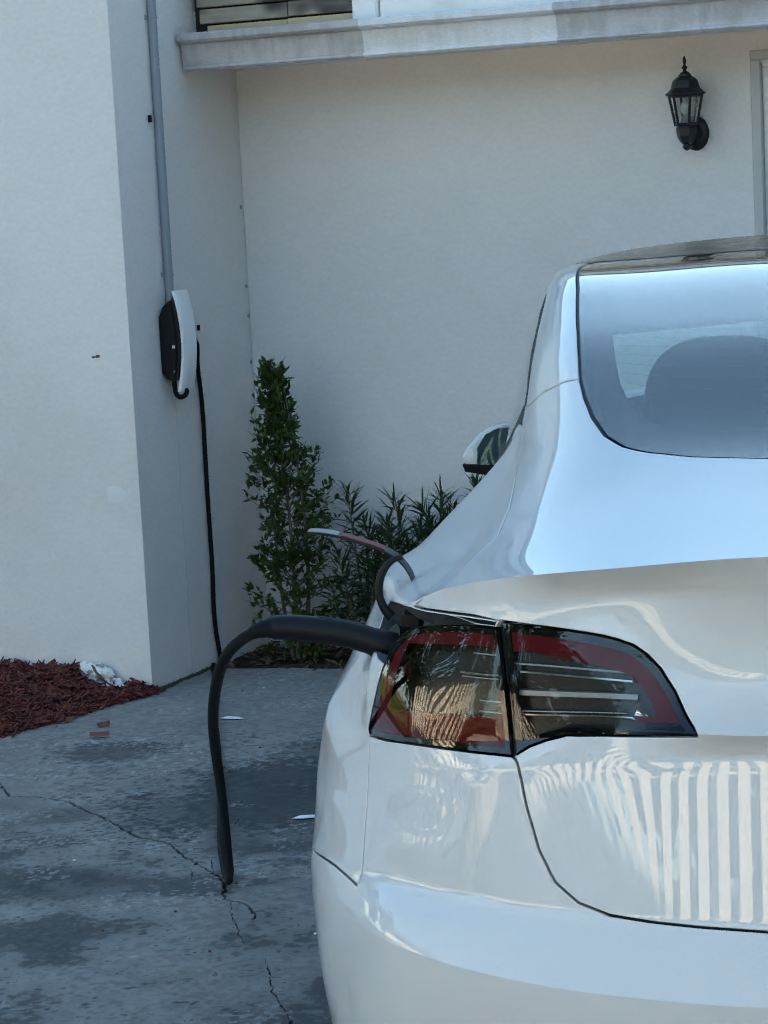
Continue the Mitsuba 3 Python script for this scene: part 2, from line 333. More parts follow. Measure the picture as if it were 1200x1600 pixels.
# a tall house added out of view on the right, to keep sun off the drive
NB = 'added_shade_house'
say(NB, 'unseen tall brown house added right of the drive to block the sun', 'house')
put('wall', prism([(5.5, -4.6), (11, -4.6), (11, .70), (5.5, .70)], 5.0, base=-.3), 'siding_brown', NB, frame=house)
put('wall', prism([(5.5, 1.4), (10.0, 1.4), (10.0, 6.89), (5.5, 6.89)], 2.4, base=2.4), 'siding_brown', NB, frame=house)
put('wall', prism([(10.1, .95), (11, .95), (11, 8), (10.1, 8)], 5.0, base=-.3), 'siding_brown', NB, frame=house)
put('wall', prism([(5.5, 6.9), (10.0, 6.9), (10.0, 9.6), (5.5, 9.6)], 5.6, base=2.4), 'siding_brown', NB, frame=house)
put('roof', prism([(5.2, 4.72), (8.25, 6.0), (11.3, 4.72), (11.3, 4.62), (8.25, 5.85), (5.2, 4.62)], 5.7, axis='y', base=-4.9), 'roof_tile', NB, frame=house)
put('roof', prism([(5.2, 8.02), (7.75, 9.2), (10.3, 8.02), (10.3, 7.9), (7.75, 9.08), (5.2, 7.9)], 3.2, axis='y', base=6.7), 'roof_tile', NB, frame=house)
for n_ in (-3.4, -1.4):
    wn_ = put('window', box((5.44, n_, 1.0), (5.497, n_ + 1.1, 2.2), .004), 'door_white', NB, frame=house)
    put('pane', box((5.425, n_ + .07, 1.07), (5.438, n_ + 1.03, 2.13)), 'roof_glass', wn_, frame=house)
# lantern on the entrance wall
LN = 'wall_lantern'
say(LN, 'black six-sided lantern on the stucco wall left of the door', 'wall lamp')
LW, LNn = 1.706, BACK - .105
def lm(name, m, bsdf, parent=LN, smooth=False): return put(name, m, bsdf, parent, smooth=smooth, frame=lambda v: house((np.asarray(v) - [0, .105, 1.89]) * .92 + [LW, LNn + .105, 1.892]))
hexa = math.pi / 6 * 0
lm('base', lathe([(.004, 1.716), (.012, 1.722), (.018, 1.730), (.014, 1.738), (.026, 1.748), (.036, 1.770), (.040, 1.795), (.036, 1.803), (.040, 1.808)], 6, turn=hexa), 'lantern_metal')
lm('roof', lathe([(.074, 1.916), (.076, 1.922), (.066, 1.928), (.054, 1.940), (.050, 1.955), (.046, 1.968), (.034, 1.978), (.024, 1.983), (.023, 1.990), (.0, 1.994)], 6, turn=hexa), 'lantern_metal')
lm('finial', lathe([(.016, 1.990), (.018, 1.996), (.008, 2.000), (.005, 2.006), (.011, 2.012), (.012, 2.016), (.005, 2.021), (.004, 2.026), (.007, 2.034), (.006, 2.044), (.002, 2.054), (.0005, 2.058)], 16), 'lantern_metal', smooth=50)
for k in range(6):
    a0, a1 = hexa + k * math.pi / 3, hexa + (k + 1) * math.pi / 3
    def rp_(a, r, z): return np.array([r * math.cos(a), r * math.sin(a), z])
    lm('post', tube([rp_(a0, .040, 1.806), rp_(a0, .062, 1.918)], .0052, 6), 'lantern_metal')
    lm('sill', tube([rp_(a0, .0415, 1.812), rp_(a1, .0415, 1.812)], .0045, 6), 'lantern_metal')
    lm('lintel', tube([rp_(a0, .061, 1.913), rp_(a1, .061, 1.913)], .005, 6), 'lantern_metal')
    lm('pane', trimesh.Trimesh([rp_(a0, .039, 1.812), rp_(a1, .039, 1.812), rp_(a1, .060, 1.914), rp_(a0, .060, 1.914)], [[0, 1, 2], [0, 2, 3]], process=False), 'pane')
bl = lm('bulb', lathe([(.010, 1.845), (.017, 1.858), (.019, 1.872), (.014, 1.888), (.006, 1.902), (.001, 1.908)], 20), 'bulb_glass', smooth=50)
lm('socket', lathe([(.022, 1.806), (.022, 1.822), (.016, 1.826), (.015, 1.846)], 16), 'socket_gray')
lm('bracket', tube(spline([(0, .01, 1.745), (0, .05, 1.735), (0, .085, 1.760), (0, .098, 1.785)], 16), .011, 12), 'lantern_metal', smooth=True)
bp = lathe([(.052, 0), (.055, .006), (.046, .014), (.030, .018), (.028, .026), (.0, .028)], 32).apply_transform(trimesh.transformations.rotation_matrix(math.pi / 2, [1, 0, 0]))
lm('back_plate', bp.apply_transform(np.diag([.9, 1, 1.15, 1])).apply_translation((.010, .1035, 1.778)), 'lantern_metal', smooth=40)
# conduit down the return wall
CD = 'conduit'
say(CD, 'grey metal conduit pipe running down the shaded return wall to the wall box', 'pipe')
put('pipe', tube(house([[.016, .278, z] for z in np.linspace(2.70, 1.30, 30)] + [[.022, .284, 1.27], [.03, .29, 1.24]]), .0155, 16), 'conduit_gray', CD, smooth=True)
for z in (2.27, 1.405):
    put('strap', [box((.0005, .252, z - .008), (.003, .262, z + .008)), tube([(.016 + .0165 * math.cos(a), .278 + .0165 * math.sin(a), z) for a in np.linspace(-1.6, 1.6, 12)], .003, 6)], 'conduit_gray', CD, frame=house)
put('clip', box((.0005, .229, 1.920), (.014, .236, 1.944), .002), 'black_plastic', CD, frame=house)
# wall box
WB = 'wall_charger'
say(WB, 'white fronted black charging box mounted on the shaded return wall', 'charger')
cn, cz = .288, 1.177
def wbm(name, m, bsdf, parent=WB, smooth=False): return put(name, m, bsdf, parent, smooth=smooth, frame=lambda v: house(np.asarray(v) + [0, cn, cz]))
# body outline seen from its side: (out from the wall, up)
body = Polygon([(.001, -.105), (.001, .085), (.018, .118), (.040, .138), (.052, .142), (.056, .150), (.066, .10), (.074, .02), (.072, -.06), (.058, -.128), (.042, -.136), (.020, -.128)])
bm = prism(body, .100, axis='y', base=-.074)
wbm('body', bm, 'black_plastic')
inn = prism(body.buffer(-.010), .110, axis='y', base=-.080)
wbm('side_cheek', inn, 'black_plastic')
n_ = 24; zz = np.linspace(-.1725, .1725, n_)
outf = .092 - .025 * (zz / .1725) ** 2
rows = []
for w_ in np.linspace(-.064, .032, 15):
    e = .010 * (abs(w_ + .016) / .048) ** 4 * .5
    rows.append((outf - e, np.full(n_, w_)))
V = np.concatenate([np.stack([o, ww, zz], 1) for o, ww in rows] + [np.stack([o - .011, ww, zz], 1) for o, ww in rows])
F = []; m_ = 15; O = m_ * n_
for r in range(m_ - 1):
    for i in range(n_ - 1):
        a, b = r * n_ + i, (r + 1) * n_ + i
        F += [[a, a + 1, b + 1], [a, b + 1, b], [O + a, O + b + 1, O + a + 1], [O + a, O + b, O + b + 1]]
for i in range(n_ - 1):
    for r in (0, m_ - 1):
        a = r * n_ + i; F += [[a, O + a, O + a + 1], [a, O + a + 1, a + 1]]
for r in range(m_ - 1):
    for i in (0, n_ - 1):
        a, b = r * n_ + i, (r + 1) * n_ + i; F += [[a, b, O + b], [a, O + b, O + a]]
wbm('face_plate', trimesh.Trimesh(V, F, process=False), 'charger_glass', smooth=40)
wbm('label_plate', box((.050, -0.0822, -.022), (.060, -0.0803, -.012)), 'label_white')
for k in range(5):
    wbm('vent_rib', box((.034, -0.0815, -.034 - k * .012), (.060, -0.0800, -.030 - k * .012)), 'black_plastic')
wbm('screw', box((.050, -0.0815, -.104), (.055, -0.0800, -.098)), 'socket_gray')
wbm('cable_loop', tube(spline([(.028, -.045, -.120), (.032, -.045, -.165), (.048, -.045, -.192), (.064, -.04, -.188), (.068, -.035, -.165)], 24), .0085, 10), 'cable_black', smooth=True)
put('wall_hook', box((.001, .496, 1.196), (.012, .503, 1.216), .002), 'black_plastic', frame=house); say('wall_hook', 'tiny dark hook on the return wall beside the wall box', 'hook')
rng = np.random.default_rng(5)
for k, (n0, z0) in enumerate(((.915, 1.33), (.918, 1.05), (.92, 1.22), (.91, 1.62))):
    key = put('plaster_chip', lumpy((.004, .006, .008), k + 2, sub=1), 'socket_gray', frame=lambda v: house(v + [0.003, n0, z0])); say(key, ['second highest grey plaster crumb stuck in the inner wall corner', 'lowest grey plaster crumb stuck in the inner wall corner, nearest the shrub', 'second lowest grey plaster crumb stuck in the inner wall corner', 'highest grey plaster crumb stuck in the inner wall corner, nearest the gutter'][k], 'plaster crumb', 'plaster crumbs in the inner wall corner')
patch = trimesh.Trimesh(np.array([[.036 * math.cos(a) * (1 + .2 * math.sin(3 * a + 1)), .0, .036 * math.sin(a) * (1 + .15 * math.cos(2 * a))] for a in np.linspace(0, 2 * math.pi, 24, endpoint=False)] + [[0, -.003, 0]]), [[i, (i + 1) % 24, 24] for i in range(24)], process=False)
put('filler_patch', patch, 'filler', H, frame=lambda v: house(v + [-.094, -.0008, .68]), label='round filler patch on the left wall')
for k, (w0, z0, s) in enumerate(((-.140, 1.147, .007), (-.125, 1.149, .009))):
    put('paint_chip', lumpy((s, .0022, s * .55), k + 20, sub=2), 'chip_brown', H, frame=lambda v: house(v + [w0, -.001, z0]), smooth=True)

# ---------------------------------------------------------------- ground
def hp(w_, n_): return tuple(house([w_, n_, 0])[:2])
def lay(poly, up, cell=None):
    "a plan outline laid on the falling ground, cut along the line where it starts to fall"
    V, F = [], []
    for half in (shapely.box(-200, -200, 200, 2.5), shapely.box(-200, 2.5, 200, 200)):
        g = poly.intersection(half)
        for s in (g.geoms if hasattr(g, 'geoms') else [g]):
            if s.geom_type != 'Polygon' or s.area < 1e-6: continue
            v, f = trimesh.creation.triangulate_polygon(s, engine='earcut')
            F.append(np.asarray(f) + sum(map(len, V))); V.append(np.column_stack([v, ground_z(v[:, 1]) + up]))
    V, F = np.vstack(V), np.vstack(F)
    n = np.cross(V[F[:, 1]] - V[F[:, 0]], V[F[:, 2]] - V[F[:, 0]])[:, 2]
    F[n < 0] = F[n < 0][:, ::-1]
    return trimesh.Trimesh(V, F, process=False)
put('ground', lay(Polygon([(-150, -150), (150, -150), (150, 150), (-150, 150)]), -.06), 'lawn_green', kind='structure')
drive = Polygon([hp(.012, -.035), hp(.012, .432), hp(.12, .430), hp(.29, .474), hp(.40, .468), hp(.52, .481), hp(6, .50), hp(6, -11.5), hp(-3.2, -11.5), hp(-1.6, -4), hp(-.62, -1.8), hp(-.186, -.68), hp(-.150, -.59), hp(-.116, -.482), hp(-.095, -.36), hp(-.081, -.25), hp(-.05, -.15)])
put('bounce_paving', lay(Polygon([hp(-9, -9.4), hp(-9, -12.2), hp(16, -12.2), hp(16, -9.4)]).union(Polygon([hp(-2.0, -.3), hp(-8, -.3), hp(-9, -9.5), hp(-3.2, -9.5), hp(-3.2, -6)])).difference(drive).buffer(-.01), -.012), 'bounce_paving', kind='structure')  # pale paving added out of view to bounce sunlight onto the left wall
crng = np.random.default_rng(11)
def crack(pts, width, seed):
    "a wandering crack: the outline of its gap"
    r = np.random.default_rng(seed); P = np.asarray(pts, float)
    d = np.concatenate([[0], np.cumsum(np.linalg.norm(np.diff(P, axis=0), axis=1))])
    s = np.arange(0, d[-1], .012); Q = np.stack([np.interp(s, d, P[:, k]) for k in (0, 1)], 1)
    Q += np.cumsum(r.normal(0, .0022, Q.shape), 0) * .6 + r.normal(0, .0022, Q.shape)
    parts = []
    for k in range(len(Q) - 1):
        wv = width * .6 * (.25 + 1.2 * r.random() ** 1.5) * min(1, (k + 2) / 8, (len(Q) - k) / 8)
        parts.append(LineString(Q[k:k + 2]).buffer(max(wv, .0006) / 2, quad_segs=2))
    return shapely.union_all(parts)
CR = [([(-1.30, 6.50), (-1.137, 6.376), (-1.09, 6.22), (-1.003, 6.20), (-.91, 6.13), (-.83, 5.99), (-.743, 5.835), (-.68, 5.70), (-.60, 5.63), (-.54, 5.49), (-.497, 5.42), (-.44, 5.29), (-.429, 5.236), (-.425, 5.10), (-.37, 5.05), (-.345, 4.98), (-.338, 4.90)], .017, 3),
      ([(-.40, 5.10), (-.375, 4.93), (-.352, 4.80), (-.336, 4.74)], .005, 4), ([(-.30, 4.66), (-.278, 4.50), (-.262, 4.43), (-.236, 4.33), (-.22, 4.15)], .009, 5),
      ([(-.497, 5.42), (-.47, 5.44), (-.455, 5.33), (-.42, 5.26)], .006, 6), ([(-.515, 5.40), (-.50, 5.28), (-.47, 5.27)], .005, 7), ([(-.545, 6.55), (-.470, 6.38), (-.440, 6.30)], .005, 8), ([(-.44, 5.5), (-.43, 5.75), (-.39, 5.9)], .003, 9), ([(-.30, 5.22), (-.20, 5.12), (-.10, 5.14)], .004, 12)]
cracks = shapely.union_all([crack(*c) for c in CR])
slab = drive.difference(cracks)
slab = slab if slab.geom_type == 'Polygon' else shapely.MultiPolygon([g for g in slab.geoms if g.area > 1e-5])
top = lay(slab, 0.0)
walls = []
for ring in [g for s in (slab.geoms if hasattr(slab, 'geoms') else [slab]) for g in (s.exterior, *s.interiors)]:
    c = np.array(ring.coords)[:, :2]; z = ground_z(c[:, 1]); k = len(c)
    V = np.vstack([np.column_stack([c, z]), np.column_stack([c, z - .05])])
    walls.append(trimesh.Trimesh(V, [t for i in range(k - 1) for t in ([i, i + 1, k + i + 1], [i, k + i + 1, k + i])], process=False))
put('driveway', [top] + walls, 'concrete', kind='structure')
put('crack_soil', lay(drive.intersection(shapely.box(-2, 3.8, 1, 8.6)), -.022), 'soil', kind='structure')
bed = Polygon([hp(.002, .425), hp(.12, .422), hp(.29, .466), hp(.52, .473), hp(6, .49), hp(6, .935), hp(.002, .935)])
bv, bf = trimesh.creation.triangulate_polygon(bed.segmentize(.06), engine='earcut')
bm_ = trimesh.Trimesh(np.column_stack([bv, np.zeros(len(bv))]), bf, process=False)
for _ in range(3): bm_ = bm_.subdivide()
v = bm_.vertices.copy(); v[:, 2] = ground_z(v[:, 1]) - .022 + .05 * (meshkit.fbm(np.column_stack([v[:, :2] * 9, np.zeros(len(v))]), 4, 2) - .4)
put('planting_bed', trimesh.Trimesh(v, bm_.faces, process=False), 'soil', smooth=True, kind='structure')
# litter in the bed: one loose layer of dead leaves and twigs
lr = np.random.default_rng(21); lit = []
for k in range(650):
    a, b = lr.uniform(.03, 1.6), lr.uniform(.45, .90)
    p = house([a, b, 0]); p[2] = ground_z(p[1]) + lr.uniform(-.012, .012)
    s = lr.uniform(.012, .032); t = trimesh.Trimesh(np.array([[-1, 0, 0], [0, .35, .15], [1, 0, .1], [0, -.35, .2]]) * s, [[0, 1, 2], [0, 2, 3]], process=False)
    t.apply_transform(trimesh.transformations.euler_matrix(lr.uniform(-.7, .7), lr.uniform(-.7, .7), lr.uniform(0, 6.3))); t.apply_translation(p); lit.append(t)
put('leaf_litter', lit, 'litter', label='dead leaves and bits lying in the planting bed', kind='stuff')
# mulch heaped against the left wall
edge_n = lambda w_: np.interp(w_, [-3.2, -1.6, -.62, -.186, -.15, -.116, -.095, -.081, -.05, .0], [-11.5, -4, -1.8, -.68, -.59, -.482, -.36, -.25, -.15, -.04])
def heap(w_, n_):
    "height of the mulch above the ground at (along the wall, out from it)"
    d = np.clip((edge_n_inv(n_) - w_), 0, None)
    h = .075 * (1 - np.exp(-d / .16)) * np.clip(1.15 + n_ * .22, .55, 1.15)
    corner = np.clip((-.13 - w_) / .22, 0, 1)
    return np.minimum(h, .02 + .075 * corner) + .034 * (meshkit.fbm(np.stack([w_ * 7, n_ * 9, 0 * w_], -1), 3, 5) - .5)
def edge_n_inv(n_): return np.interp(n_, [-11.5, -4, -1.8, -.68, -.59, -.482, -.36, -.25, -.15, -.04, .0], [-3.2, -1.6, -.62, -.186, -.15, -.116, -.095, -.081, -.05, -.01, 0.0])
ww, nn = np.meshgrid(np.linspace(0, 1, 70), np.linspace(-2.6, -.002, 80), indexing='ij')
wv = edge_n_inv(nn) - ww * 1.9
hv = house(np.stack([wv, nn, 0 * nn], -1).reshape(-1, 3)); hv[:, 2] = ground_z(hv[:, 1]) - .004 + np.where(ww.ravel() < 1e-6, -.02, heap(wv.ravel(), nn.ravel()))
idx = np.arange(70 * 80).reshape(70, 80); a, b, c, d = idx[:-1, :-1].ravel(), idx[1:, :-1].ravel(), idx[1:, 1:].ravel(), idx[:-1, 1:].ravel()
put('mulch_bed', trimesh.Trimesh(hv, np.vstack([np.stack([a, c, b], 1), np.stack([a, d, c], 1)]), process=False), 'mulch_red', smooth=True, kind='structure')
mr = np.random.default_rng(8)
def chip(L_, w_, t_, r):
    "a splinter of shredded bark: a bent, uneven sliver"
    x = np.linspace(-1, 1, 4); V = []
    for i, xx in enumerate(x):
        wd = w_ * (1 - .55 * abs(xx) ** 1.5) * r.uniform(.7, 1.2); bend = r.uniform(-.12, .12) * L_
        for sy, sz in ((-1, 0), (1, r.uniform(-.4, .4)), (r.uniform(-.4, .4), 1)):
            V.append((xx * L_ / 2, sy * wd / 2 + bend * .4, sz * t_ + bend * .3))
    F = []
    for i in range(3):
        for k in range(3):
            a, b = i * 3 + k, i * 3 + (k + 1) % 3; F += [[a, b, b + 3], [a, b + 3, a + 3]]
    F += [[0, 2, 1], [9, 10, 11]]
    return trimesh.Trimesh(V, F, process=False)
proto = [chip(mr.uniform(.03, .085), mr.uniform(.007, .016), mr.uniform(.003, .007), mr) for _ in range(40)]
chips = []
for k in range(6500):
    n_ = -(mr.random() ** 1.15) * 1.75 - .004
    w_ = edge_n_inv(n_) + .02 - abs(mr.normal(0, .45)) if mr.random() < .75 else edge_n_inv(n_) + mr.normal(0, .016)
    if w_ < -2.0 or (-.27 < w_ < -.07 and n_ > -.075 and mr.random() < .8): continue
    p = house([w_, n_, 0]); p[2] = ground_z(p[1]) + max(.0, float(heap(np.array(w_), np.array(n_)))) + mr.uniform(.0, .012)
    m = proto[mr.integers(40)].copy(); m.apply_transform(trimesh.transformations.euler_matrix(mr.uniform(-3.1, 3.1), mr.normal(0, .35), mr.uniform(0, 6.3))); m.apply_translation(p); chips.append(m)
put('bark_mulch', chips, 'mulch_red', smooth=False, label='heap of red shredded bark mulch against the left wall', kind='stuff')
def on_ground(m, x, y, up, rz=0.0):
    m = m.copy(); m.apply_transform(trimesh.transformations.rotation_matrix(rz, [0, 0, 1])); m.apply_translation((x, y, float(ground_z(y)) + up)); return m
for (x, y, L_, rz, lab) in ((-.925, 7.086, .045, .5, 'reddish bark chip lying on the drive, farther of two by the mulch'), (-.919, 6.927, .060, .05, 'reddish bark chip lying on the drive, nearer of two by the mulch'), (-1.045, 7.19, .03, .3, 'small dark bark chip on the drive at the mulch edge')):
    key = put('bark_chip', on_ground(chip(L_, .022, .012, mr), x, y, .006, rz), 'chip_brown'); say(key, lab, 'bark chip')
lf = trimesh.Trimesh(np.array([[-1, 0, .1], [-.4, .22, .25], [.5, .2, .2], [1, .05, .05], [.5, -.16, .1], [-.4, -.2, .15], [0, 0, .4]]) * [.042, .06, .02], [[0, 1, 6], [1, 2, 6], [2, 3, 6], [3, 4, 6], [4, 5, 6], [5, 0, 6]], process=False)
key = put('pale_flake', on_ground(lf, -.519, 7.102, .002, -.3), 'flake_white'); say(key, 'pale flat flake on the drive right of the hanging cable', 'flake')
key = put('pale_flake', on_ground(lf, -.242, 5.806, .002, .1), 'flake_white'); say(key, 'pale flat flake on the drive beside the car', 'flake')
sr = np.random.default_rng(31)
for k in range(16):
    x, y = sr.uniform(-1.1, -.1), sr.uniform(4.6, 7.6)
    key = put('pebble', on_ground(lumpy((.004, .003, .0025), k, sub=1), x, y, .002), 'flake_white' if k % 4 == 0 else 'chip_brown'); say(key, 'tiny crumb of grit lying on the concrete drive', 'grit', 'grit scattered on the drive')
# broken plaster at the foot of the left wall
for k, (w0, n0, z0, s) in enumerate(((-.195, -.030, -.022, (.062, .034, .046)), (-.145, -.034, -.048, (.050, .030, .026)), (-.105, -.032, -.062, (.040, .024, .016)), (-.235, -.022, .000, (.034, .022, .026)))):
    key = put('plaster_rubble', lumpy(s, k + 40, .30, 3, 2.4), 'rubble_white', frame=lambda v: house(v + [w0, n0, z0 + .079]), smooth=False)
    say(key, ['largest lump of broken white plaster at the foot of the left wall', 'low lump of broken plaster right of the largest one', 'flat plaster crumb nearest the wall corner', 'small plaster lump left of the largest one'][k], 'rubble')
for k, pl in enumerate(([(-.20, -.05, .02), (-.175, -.06, -.005), (-.150, -.066, -.025)], [(-.165, -.065, -.02), (-.12, -.055, -.048), (-.06, -.045, -.070)], [(-.155, -.05, -.035), (-.10, -.04, -.055), (-.03, -.03, -.072)])):
    key = put('bark_strip', tube(house(spline(pl, 12) + [0, 0, .079]), np.interp(np.linspace(0, 1, 12), [0, .5, 1], [.004, .009, .004]), 6, squash=.6), 'chip_brown'); say(key, ['splintered bark strip propped on the plaster lump', 'upper long bark strip running to the wall corner', 'lower long bark strip running to the wall corner'][k], 'bark strip')
# weeds and dirt along the foot of the return wall
wr = np.random.default_rng(6); wd_ = []
for k in range(170):
    n_ = wr.uniform(-.01, .43); p = house([.004 + abs(wr.normal(0, .006)), n_, 0]); p[2] = ground_z(p[1])
    m = lumpy((wr.uniform(.004, .011), wr.uniform(.003, .008), wr.uniform(.003, .010)), k, .3, 1); m.apply_translation(p); wd_.append(m)
put('joint_dirt', wd_, 'moss', label='dark mossy dirt in the joint between drive and return wall', kind='stuff')

# ---------------------------------------------------------------- the car's body surface
# rows run from the bumper's lower edge up over the tail, the deck, the rear glass and the roof; columns run
# from the middle of the tail round the left corner and forward along the side to the middle of the nose.
# metres in the car's own frame: across (left is negative), forward from the tail, up
CAR_ROWS = [
 [(0,0.075,0.27),(-0.26,0.075,0.27),(-0.47,0.09,0.27),(-0.63,0.135,0.27),(-0.745,0.2,0.27),(-0.815,0.315,0.275),(-0.89,0.47,0.28),(-0.937,0.68,0.28),(-0.947,1.1,0.26),(-0.905,1.8,0.24),(-0.905,2.6,0.24),(-0.92,3.4,0.24),(-0.83,4.2,0.24),(-0.5,4.5,0.22),(0,4.58,0.2)],
 [(0,0.022,0.42),(-0.26,0.022,0.42),(-0.47,0.037,0.42),(-0.635,0.085,0.42),(-0.755,0.16,0.42),(-0.838,0.29,0.42),(-0.909,0.46,0.42),(-0.952,0.68,0.42),(-0.959,1.1,0.42),(-0.915,1.8,0.4),(-0.915,2.6,0.4),(-0.935,3.4,0.4),(-0.86,4.2,0.38),(-0.5,4.58,0.36),(0,4.66,0.36)],
 [(0,0,0.532),(-0.258,0,0.534),(-0.47,0.016,0.545),(-0.635,0.065,0.558),(-0.745,0.138,0.567),(-0.838,0.285,0.56),(-0.913,0.46,0.55),(-0.956,0.68,0.535),(-0.96,1.1,0.52),(-0.925,1.8,0.5),(-0.925,2.6,0.5),(-0.945,3.4,0.5),(-0.87,4.22,0.5),(-0.5,4.62,0.48),(0,4.69,0.48)],
 [(0,0.025,0.576),(-0.258,0.025,0.578),(-0.465,0.041,0.588),(-0.625,0.083,0.597),(-0.738,0.152,0.6),(-0.832,0.29,0.59),(-0.91,0.465,0.58),(-0.954,0.685,0.56),(-0.958,1.1,0.56),(-0.925,1.8,0.55),(-0.925,2.6,0.55),(-0.945,3.4,0.55),(-0.87,4.22,0.54),(-0.5,4.62,0.53),(0,4.69,0.53)],
 [(0,0.0451,0.622),(-0.255,0.0497,0.624),(-0.452,0.0637,0.63),(-0.608,0.1044,0.64),(-0.727,0.186,0.64),(-0.825,0.302,0.625),(-0.905,0.475,0.61),(-0.95,0.69,0.595),(-0.955,1.1,0.6),(-0.925,1.8,0.6),(-0.925,2.6,0.6),(-0.945,3.4,0.6),(-0.865,4.22,0.58),(-0.5,4.62,0.57),(0,4.69,0.57)],
 [(0,0.052,0.668),(-0.252,0.0565,0.668),(-0.446,0.0694,0.67),(-0.598,0.1041,0.678),(-0.72,0.187,0.685),(-0.815,0.308,0.672),(-0.896,0.488,0.695),(-0.943,0.7,0.68),(-0.95,1.1,0.7),(-0.922,1.8,0.71),(-0.925,2.6,0.71),(-0.94,3.4,0.7),(-0.845,4.2,0.62),(-0.48,4.58,0.6),(0,4.66,0.6)],
 [(0,0.0759,0.828),(-0.25,0.0814,0.826),(-0.413,0.09,0.82),(-0.572,0.107,0.806),(-0.7,0.19,0.79),(-0.803,0.324,0.772),(-0.882,0.505,0.775),(-0.924,0.71,0.77),(-0.932,1.1,0.79),(-0.915,1.8,0.79),(-0.92,2.6,0.78),(-0.93,3.4,0.76),(-0.82,4.18,0.66),(-0.45,4.55,0.625),(0,4.62,0.62)],
 [(0,0.047,0.866),(-0.25,0.05,0.866),(-0.407,0.0925,0.863),(-0.568,0.1185,0.848),(-0.698,0.196,0.832),(-0.802,0.336,0.812),(-0.866,0.51,0.8),(-0.906,0.712,0.8),(-0.922,1.1,0.815),(-0.91,1.8,0.8),(-0.918,2.6,0.79),(-0.925,3.4,0.77),(-0.815,4.17,0.67),(-0.44,4.53,0.635),(0,4.6,0.63)],
 [(0,0.108,0.925),(-0.25,0.11,0.925),(-0.4,0.112,0.922),(-0.566,0.129,0.915),(-0.69,0.21,0.905),(-0.797,0.35,0.885),(-0.836,0.52,0.87),(-0.871,0.72,0.865),(-0.9,1.1,0.86),(-0.899,1.8,0.83),(-0.903,2.6,0.81),(-0.92,3.4,0.79),(-0.81,4.15,0.68),(-0.43,4.5,0.645),(0,4.57,0.64)],
 [(0,0.088,1.035),(-0.24,0.09,1.033),(-0.41,0.135,1.024),(-0.562,0.146,1.004),(-0.668,0.226,0.988),(-0.765,0.365,0.962),(-0.796,0.525,0.938),(-0.838,0.74,0.921),(-0.88,1.1,0.905),(-0.882,1.8,0.865),(-0.885,2.6,0.835),(-0.895,3.4,0.81),(-0.805,4.13,0.69),(-0.42,4.48,0.655),(0,4.55,0.65)],
 [(0,0.032,1.094),(-0.242,0.04,1.092),(-0.43,0.08,1.076),(-0.575,0.145,1.056),(-0.665,0.225,1.03),(-0.735,0.345,0.992),(-0.786,0.525,0.976),(-0.838,0.76,0.96),(-0.848,1.1,0.931),(-0.878,1.8,0.89),(-0.882,2.6,0.86),(-0.89,3.4,0.83),(-0.8,4.1,0.7),(-0.41,4.45,0.665),(0,4.52,0.66)],
 [(0,0.23,1.119),(-0.24,0.235,1.117),(-0.42,0.262,1.108),(-0.545,0.32,1.088),(-0.628,0.41,1.058),(-0.68,0.51,1.026),(-0.728,0.66,1.015),(-0.785,0.9,0.996),(-0.8,1.25,0.949),(-0.83,1.85,0.895),(-0.865,2.6,0.88),(-0.87,3.4,0.86),(-0.72,3.98,0.8),(-0.38,4.2,0.77),(0,4.25,0.77)],
 [(0,0.5,1.162),(-0.24,0.505,1.162),(-0.39,0.53,1.166),(-0.49,0.6,1.182),(-0.565,0.7,1.17),(-0.618,0.83,1.135),(-0.643,1.02,1.118),(-0.668,1.24,1.122),(-0.731,1.6,1.045),(-0.801,1.95,0.951),(-0.85,2.7,0.915),(-0.8,3.45,0.93),(-0.6,3.82,0.955),(-0.3,3.95,0.975),(0,3.98,0.98)],
 [(0,1,1.325),(-0.24,1,1.324),(-0.42,1.02,1.324),(-0.533,1.05,1.326),(-0.603,1.13,1.3),(-0.639,1.27,1.27),(-0.663,1.5,1.25),(-0.694,1.75,1.24),(-0.721,2.05,1.23),(-0.739,2.4,1.22),(-0.726,2.85,1.2),(-0.66,3.22,1.19),(-0.5,3.43,1.19),(-0.25,3.5,1.195),(0,3.52,1.2)],
 [(0,1.5,1.408),(-0.24,1.5,1.409),(-0.44,1.5,1.403),(-0.562,1.5,1.401),(-0.608,1.58,1.393),(-0.627,1.72,1.383),(-0.639,1.92,1.376),(-0.646,2.13,1.372),(-0.648,2.38,1.37),(-0.64,2.65,1.365),(-0.6,2.85,1.355),(-0.52,2.98,1.35),(-0.38,3.05,1.355),(-0.2,3.09,1.36),(0,3.1,1.362)],
 [(0,1.95,1.424),(-0.18,1.95,1.4235),(-0.33,1.96,1.419),(-0.43,1.98,1.4145),(-0.47,2.03,1.412),(-0.49,2.1,1.41),(-0.5,2.18,1.409),(-0.5,2.27,1.409),(-0.49,2.37,1.409),(-0.47,2.48,1.409),(-0.43,2.57,1.41),(-0.36,2.64,1.41),(-0.26,2.69,1.411),(-0.13,2.72,1.412),(0,2.73,1.413)],
 [(0,2.3,1.43)]*15]
SUB = 16
def cubic_rows(x, y, n):
    "one coordinate table y (k, ...) at k knots, filled in with n steps between knots"
    from scipy.interpolate import Akima1DInterpolator
    s = Akima1DInterpolator(x, y, axis=0, method='makima')
    return s(np.linspace(x[0], x[-1], (len(x) - 1) * n + 1))
